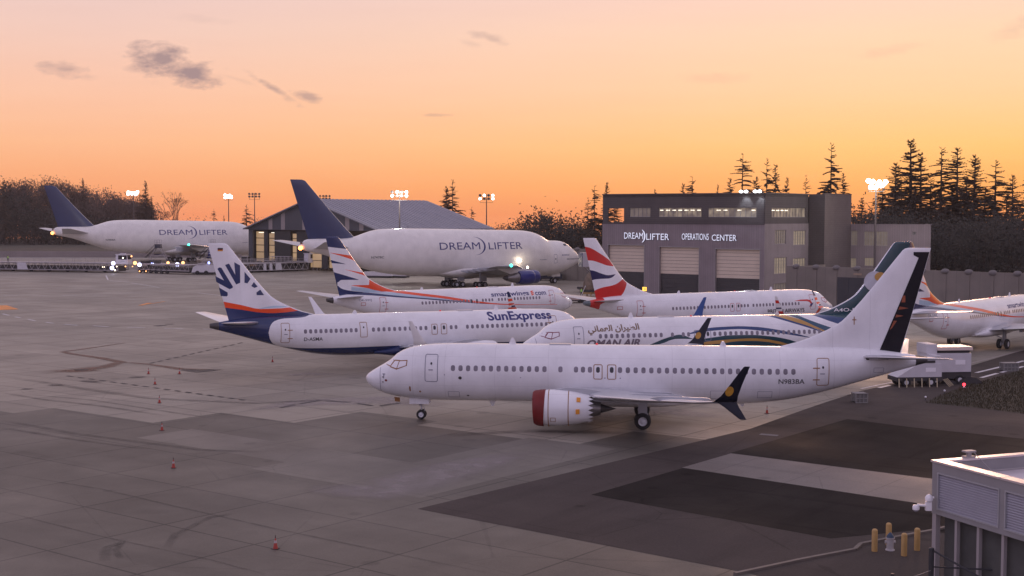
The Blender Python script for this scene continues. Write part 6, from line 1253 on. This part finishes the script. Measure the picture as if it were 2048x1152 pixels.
v = at(636, 538, 356); t = empty('work_platform', (v.x, v.y, gz(356)), 0, 'railed work platform carrying three workers in green vests', 'platform'); MB().box(-1.3, 1.3, -.8, .8, 2.45, 2.6).bar((-1.2, -.7, 0), (-1.2, -.7, 2.45), .06).bar((1.2, -.7, 0), (1.2, -.7, 2.45), .06).bar((-1.2, .7, 0), (-1.2, .7, 2.45), .06).bar((1.2, .7, 0), (1.2, .7, 2.45), .06).bar((-1.2, -.75, 3.5), (1.2, -.75, 3.5), .03).build('platform_frame', M_gal, t)

# ---------------------------------------------------------------- trees
M_bark = mat('bark', (.05, .036, .028), .9, var=.3, vs=.8); M_needle = mat('needle_foliage', (.08, .06, .04), .9, var=.4, vs=.5); M_needle2 = mat('dry_needle_foliage', (.1, .066, .044), .9, var=.4, vs=.5); M_twig = mat('bare_twigs', (.1, .066, .052), .9, var=.35, vs=.3); M_leafd = mat('dark_broadleaf', (.03, .027, .02), .9, var=.4, vs=.3)
def conifer_mesh(seed, n_w=34, wid=.2, gap=.25, droop=.35, bare=.12):
    # unit height; trunk and crown; every bough is a tapering spray with drooping side twigs
    r = random.Random(seed); tk = MB(); lean = r.uniform(-.012, .012); tk.bar((0, 0, 0), (lean, 0, .97), .012, .0012, 7)
    cr = MB(); side = r.uniform(0, 6.28)
    for i in range(int(n_w*1.15)):
        for k in range(r.randint(4, 7)):
            t = bare+(1-bare)*(i+r.random())/(n_w*1.15)
            if t > .99: continue
            a = r.uniform(0, 2*math.pi); env = wid*1.75*((1-t)**.9)*(.8+.2*math.cos(a-side))*(.55 if t < bare+.08 else 1)
            if r.random() < gap*.3: continue
            L = env*r.choice((r.uniform(.35, .7), r.uniform(.6, 1.05)))+.006; ca, sa = math.cos(a), math.sin(a); up = r.uniform(-.05, .3)*(1+t); px = lean*t
            m = max(3, int(L/.011)); last = None
            for j in range(m+1):
                u = j/m; d = L*u; z = t+d*up-droop*(1-.5*t)*d*u*1.3+(.012*u**3); q = Vector((px+ca*d, sa*d, z))
                if last is not None and u > .1:
                    h = .0125*(1.2-u)*(.35+.65*math.sqrt(1-t)); cr.add([last, q, q-Vector((0, 0, h)), last-Vector((0, 0, h*1.15))], [(0, 1, 2, 3)])
                    for s_ in (-1, 1, -1, 1):
                        if r.random() < .8:
                            g = a+s_*r.uniform(.5, 1.1); l2 = (.1+.32*(1-u))*L*r.uniform(.5, 1.1)+.004; w = .0066*(.4+.6*math.sqrt(1-t)); e = q+Vector((math.cos(g)*l2, math.sin(g)*l2, -l2*r.uniform(.05, .45)))
                            cr.add([q+Vector((0, 0, w*.6)), e, q-Vector((0, 0, w*1.6))], [(0, 1, 2)]); n_ = Vector((-math.sin(g), math.cos(g), 0))*w; cr.add([q-n_, q+n_, e], [(0, 1, 2)])
                last = q
    return tk, cr
def bare_mesh(seed, spread=.34, twig=1.0):
    r = random.Random(seed); tk = MB(); cr = MB()
    def grow(p, d, L, rad, lv):
        q = p+d*L; (tk if lv < 2 else cr).bar(p, q, rad, rad*.62, 6 if lv < 2 else 3, cap=False)
        if lv >= 5:
            for _ in range(int(5*twig)):
                e = Vector((r.gauss(0, 1), r.gauss(0, 1), r.gauss(.3, 1))).normalized(); w = r.uniform(.012, .032); n = e.orthogonal().normalized()*.0016
                cr.add([q-n, q+n, q+e*w], [(0, 1, 2)])
            return
        for k in range(3 if lv in (1, 2, 3) else 2+(lv == 0)):
            v = (d+Vector((r.gauss(0, 1), r.gauss(0, 1), r.gauss(.15, .5)))*spread*(1.1 if lv else .8)).normalized(); v.z = max(v.z, -.1); grow(q, v.normalized(), L*r.uniform(.62, .86), rad*.62, lv+1)
    grow(Vector((0, 0, 0)), Vector((r.uniform(-.04, .04), 0, 1)).normalized(), .26, .014, 0)
    return tk, cr
def broad_mesh(seed, n=2600):
    r = random.Random(seed); tk = MB(); cr = MB(); tk.bar((0, 0, 0), (0, 0, .5), .02, .008, 7); cl = []
    for _ in range(26):
        t = r.uniform(.2, .95); a = r.uniform(0, 6.28); w = .3*math.sin(math.pi*min(t*.9+.12, 1))**.7; d = w*math.sqrt(r.random()); c = Vector((math.cos(a)*d, math.sin(a)*d, t)); cl.append((c, r.uniform(.05, .12))); tk.bar((0, 0, min(t*.6, .45)), c, .006, .001, 4, cap=False)
    for _ in range(n):
        c, s = r.choice(cl); v = Vector((r.gauss(0, 1), r.gauss(0, 1), r.gauss(0, .8)))*s*.55; q = c+v; q.z = max(q.z, .03); e = Vector((r.gauss(0, 1), r.gauss(0, 1), r.gauss(0, 1))).normalized(); f = e.orthogonal().normalized(); w = r.uniform(.006, .013)
        cr.add([q-e*w, q+f*w*.8, q+e*w, q-f*w*.8], [(0, 1, 2, 3)])
    return tk, cr
def proto(ms, mt, mc):
    t, c = ms; out = []
    for nm, b, m in (('trunk', t, mt), ('crown', c, mc)):
        me = bpy.data.meshes.new(nm); me.from_pydata(b.v, [], b.f); me.materials.append(m); out.append((nm, me))
    return out
CF = [proto(conifer_mesh(11+i, *a), M_bark, M_needle if i % 2 else M_needle2) for i, a in enumerate([(34, .17, .3, .5), (30, .21, .9, .55), (40, .15, .2, .45), (26, .24, 1.1, .6, .1), (36, .13, .5, .4), (32, .19, .4, .6), (20, .2, 1.2, .5, .2)])]
BR = [proto(bare_mesh(41+i, *a), M_bark, M_twig) for i, a in enumerate([(.34,), (.42,), (.3, 1.6), (.5,)])]
BD = [proto(broad_mesh(61+i), M_bark, M_leafd) for i in range(3)]
def tree(name, pro, px, py, Y, wscale, lab, cat, grp, rz=None, base=None):
    p = at(px, py, Y); g = gz(Y) if base is None else base; h = p.z-g; t = empty(name, (p.x, p.y, g), rz if rz is not None else (px*1.7) % 6.28, lab, cat, grp)
    for nm, me in pro: o = bpy.data.objects.new(nm, me); C.objects.link(o); o.parent = t; q_ = wscale*(1.6 if grp == G2 else 1.15); o.scale = (h*q_, h*q_, h)
    return t
G1 = 'firs behind the operations building'; G2 = 'tall firs at the right'; G3 = 'trees beyond the apron'
for a in [
 (3, 1483, 300, 335, 1.15, 'widest open-branched fir above the dark upper storey windows', G1), (1, 1534, 314, 335, .9, 'dense fir, left of the close pair right of the widest fir', G1), (5, 1552, 324, 337, .85, 'fir touching the right side of the close pair', G1), (4, 1576, 354, 333, 1.1, 'small fir right of the close pair over the roof', G1),
 (6, 1612, 350, 335, .8, 'thin sparse fir midway between the pair and the tallest fir', G1), (1, 1663, 283, 333, 1.0, 'tallest fir over the right block of the operations building', G1), (5, 1686, 342, 336, .8, 'low fir leaning on the tallest fir over the roof', G1), (3, 1384, 347, 335, 1.0, 'ragged fir over the roof above the sign', G1), (4, 1366, 366, 338, 1.2, 'short fir left of the ragged one over the roof', G1),
 (0, 1310, 377, 340, .7, 'tiny fir tip over the left part of the roof', G1), (4, 1436, 368, 340, .7, 'tiny fir tip left of the widest open fir', G1), (5, 1460, 352, 342, 1.0, 'low fir hugging the left foot of the widest open fir', G1), (0, 1512, 352, 342, 1.2, 'low fir between the widest fir and the close pair', G1),
 (3, 1190, 366, 330, 1.0, 'ragged fir at the left corner of the operations building', G1), (2, 1213, 364, 333, 1.0, 'narrow fir seen through the open roof terrace', G1), (5, 1228, 400, 330, 1.3, 'low bushy fir behind the open roof terrace', G1), (6, 1176, 395, 336, 1.1, 'sparse low fir left of the ragged corner fir', G1),
 (0, 1725, 394, 320, 1.0, 'short fir just left of the bright mast', G2), (2, 1790, 325, 325, 1.35, 'fir immediately right of the bright mast', G2), (4, 1826, 277, 325, 1.5, 'fir with the highest tip of the right-hand group', G2), (0, 1843, 304, 328, 1.2, 'fir pressed against the right of the highest one', G2), (1, 1884, 291, 326, 1.0, 'bushy-topped fir, third tall one from the mast', G2),
 (5, 1917, 290, 326, 1.05, 'full fir in the middle of the right-hand group', G2), (2, 1949, 309, 327, 1.3, 'thin-topped fir right of the middle one', G2), (1, 1992, 318, 326, 1.15, 'broad fir near the right edge of the photo', G2), (4, 2030, 349, 326, 1.3, 'smaller fir at the right edge of the photo', G2), (0, 2062, 330, 328, 1.1, 'fir cut by the right edge of the photo', G2),
 (5, 1766, 372, 330, 1.25, 'lower fir behind the bright mast', G2), (1, 1862, 352, 332, 1.2, 'lower fir filling the gap left of the bushy-topped one', G2), (2, 1905, 372, 334, 1.5, 'lower fir behind the middle of the right-hand group', G2), (5, 1970, 372, 334, 1.3, 'lower fir before the broad one', G2), (3, 1806, 360, 334, 1.1, 'lower fir below the highest tip', G2), (2, 1935, 352, 336, 1.4, 'lower fir between the middle and thin-topped firs', G2), (5, 2014, 382, 322, 1.3, 'low fir beneath the smaller right-edge one', G2), (1, 1740, 410, 326, 1.3, 'low fir at the foot of the bright mast', G2), (0, 1708, 420, 330, 1.2, 'low fir at the corner of the brown block', G2), (4, 1828, 378, 322, 1.6, 'low dense fir at the foot of the highest one', G2), (0, 1880, 392, 320, 1.5, 'low dense fir at the foot of the bushy-topped one', G2), (5, 1945, 402, 320, 1.4, 'low dense fir right of centre in the right-hand group', G2), (3, 1990, 420, 318, 1.3, 'low spreading fir before the broad one', G2),
 (1, 905, 357, 430, 1.15, 'dark twin-topped fir above the shed roof, left of the lit mast', G3), (2, 893, 372, 432, 1.3, 'narrower fir joined to the left of the twin-topped one', G3), (3, 943, 411, 430, .9, 'small open fir between the twin-topped fir and the lit mast', G3),
 (1, 493, 408, 500, 1.3, 'dark fir just left of the shed and behind the unlit mast', G3), (3, 427, 416, 520, .95, 'small fir right of the round bare tree, over the farther freighter', G3), (4, 447, 430, 520, .8, 'tiny fir tip left of the second lit mast', G3), (2, 291, 361, 500, 1.1, 'tall dark ragged fir right of the first lit mast', G3), (6, 279, 385, 505, 1.2, 'sparse fir behind the first lit mast', G3), (0, 303, 392, 503, 1.2, 'low fir right of the tall ragged one', G3),
 (2, 1083, 418, 420, 1.4, 'rounded dark fir above the freighter hump', G3), (1, 1098, 424, 424, 1.3, 'fir right of the rounded dark one above the freighter', G3), (2, 1121, 427, 428, 1.3, 'pointed fir behind the freighter cockpit', G3), (5, 1070, 436, 424, 1.3, 'low fir left of the rounded dark one above the freighter', G3), (0, 1136, 446, 430, 1.3, 'low fir right of the pointed one behind the cockpit', G3)]:
    tree('fir_tree', CF[a[0]], a[1], a[2], a[3], a[4], a[5], 'fir tree', a[6])
for a in [(0, 350, 369, 480, .8, 'round-headed bare tree standing clear left of the small firs', G3), (1, 318, 398, 485, .9, 'smaller bare tree between the ragged fir and the round-headed one', G3), (3, 385, 428, 500, 1.1, 'low bare tree right of the round-headed one', G3), (2, 97, 333, 640, 1.35, 'tallest bare tree rising from the left wood above the blue fin', G3), (0, 30, 347, 640, 1.1, 'bare tree at the left end of the wood', G3), (1, 54, 345, 645, .8, 'bare tree between the left end and the tallest one', G3), (3, 76, 352, 645, .8, 'low bare tree just left of the tallest one', G3), (2, 130, 347, 640, 1.2, 'bushy bare tree right of the tallest one', G3), (0, 148, 356, 642, .7, 'bare tree beyond the bushy one on the wood line', G3), (1, 186, 366, 640, 1.1, 'bare tree over the middle of the wood', G3), (3, 212, 368, 640, 1.3, 'spreading bare tree left of the first lit mast', G3), (2, 236, 382, 640, 1.2, 'low bare tree beside the first lit mast', G3), (1, 5, 350, 640, .9, 'bare tree cut by the left edge', G3), (0, 1162, 444, 440, 1.0, 'pale bare tree between the freighter nose and the corner fir', G3)]:
    tree('bare_tree', BR[a[0]], a[1], a[2], a[3], a[4], a[5], 'bare tree', a[6])
tree('fir_tree', CF[2], 165, 356, 640, .9, 'single pointed fir in the bare wood line above the blue fin', 'fir tree', G3)
tree('fir_tree', CF[5], 8, 356, 600, .9, 'dark fir at the far left end of the wood', 'fir tree', G3)
# the far-off wood on the left, one mass; the thicket at the right; the hedge of growth behind the freighter's nose
def wood(name, pts, Y0, Y1, m1, m2, lab, cat, n, seed, leaf=(.25, .6), tk=.12, lo=.0):
    r = random.Random(seed); mb = MB(); f = pchip(pts)
    x0, x1 = pts[0][0], pts[-1][0]; cl = []
    while len(cl) < n/34:
        px = r.uniform(x0, x1); Y = r.uniform(Y0, Y1); zt = at(px, f(px), Y).z*r.choice((r.uniform(.6, .8), r.uniform(.85, 1.1))); g = gz(Y); X = at(px, 430, Y).x
        mb.bar((X, Y, g), (X+r.uniform(-1, 1), Y, g+(zt-g)*.92), .16, .04, 5, m=1, cap=False)
        for _ in range(9): h = g+(zt-g)*(lo+(1-lo)*math.sqrt(r.random())); cl.append((X+r.gauss(0, 2.2), Y+r.gauss(0, 2), h, r.uniform(.8, 2.4)))
    for _ in range(n):
        X, Y, Z, s = r.choice(cl); q = Vector((X+r.gauss(0, s), Y+r.gauss(0, s), max(Z+r.gauss(0, s*.9), gz(Y)+.1))); e = Vector((r.gauss(0, 1), r.gauss(0, 1), r.gauss(.2, 1))).normalized(); k = e.orthogonal().normalized(); w = r.uniform(*leaf)
        tw = .3 if m1 is M_twig else .5; mb.add([q-e*w, q+k*w*tw, q+e*w, q-k*w*tw], [(0, 1, 2, 3)], 0)
    return label(mb.build(name, [m1, m2], fix=False), lab, cat, kind='stuff')
wood('far_wood', [(-120, 372), (0, 374), (60, 378), (110, 372), (150, 382), (200, 388), (250, 400), (285, 410), (300, 425)], 640, 720, M_twig, M_bark, 'brown leafless far-off wood behind the farther freighter tail', 'wood', 110000, 5, (.3, .8))
wood('evergreen_wood', [(-120, 380), (0, 375), (20, 372), (60, 400), (100, 440), (200, 440), (290, 440), (330, 462)], 600, 640, M_leafd, M_bark, 'dark evergreen lower edge of the far-off wood at the left', 'wood', 26000, 8, (.3, .7))
wood('thicket', [(1700, 452), (1760, 436), (1850, 448), (1900, 452), (1960, 452), (2040, 440), (2140, 440)], 262, 330, M_leafd, M_bark, 'dark thicket below the tall firs at the right, behind the concrete wall', 'thicket', 52000, 9, (.2, .5))
wood('thicket', [(1030, 462), (1080, 440), (1130, 448), (1170, 452), (1215, 440), (1240, 455)], 345, 400, M_leafd, M_bark, 'dark thicket behind the freighter nose and the short concrete wall', 'thicket', 22000, 10, (.2, .5))
wood('far_wood_strip', [(330, 452), (400, 450), (470, 448), (540, 452)], 560, 640, M_twig, M_bark, 'thin far-off wood line between the farther freighter and the shed', 'wood', 5000, 12, (.3, .6))
wood('treeline', [(960, 462), (1000, 461), (1060, 458)], 560, 620, M_leafd, M_bark, 'low dark treeline right of the shed roof', 'wood', 3000, 14, (.3, .6))

# ---------------------------------------------------------------- evening haze
mv = bpy.data.materials.new('haze'); mv.use_nodes = True; t = mv.node_tree
for n in list(t.nodes):
    if n.type != 'OUTPUT_MATERIAL': t.nodes.remove(n)
v = t.nodes.new('ShaderNodeVolumePrincipled'); v.inputs['Density'].default_value = .00011; v.inputs['Color'].default_value = (1, .93, .9, 1); v.inputs['Anisotropy'].default_value = .2
t.links.new(v.outputs[0], [n for n in t.nodes if n.type == 'OUTPUT_MATERIAL'][0].inputs['Volume'])
label(MB().box(-1000, 1000, -60, 1090, -26, 42).build('haze', mv), kind='stuff')
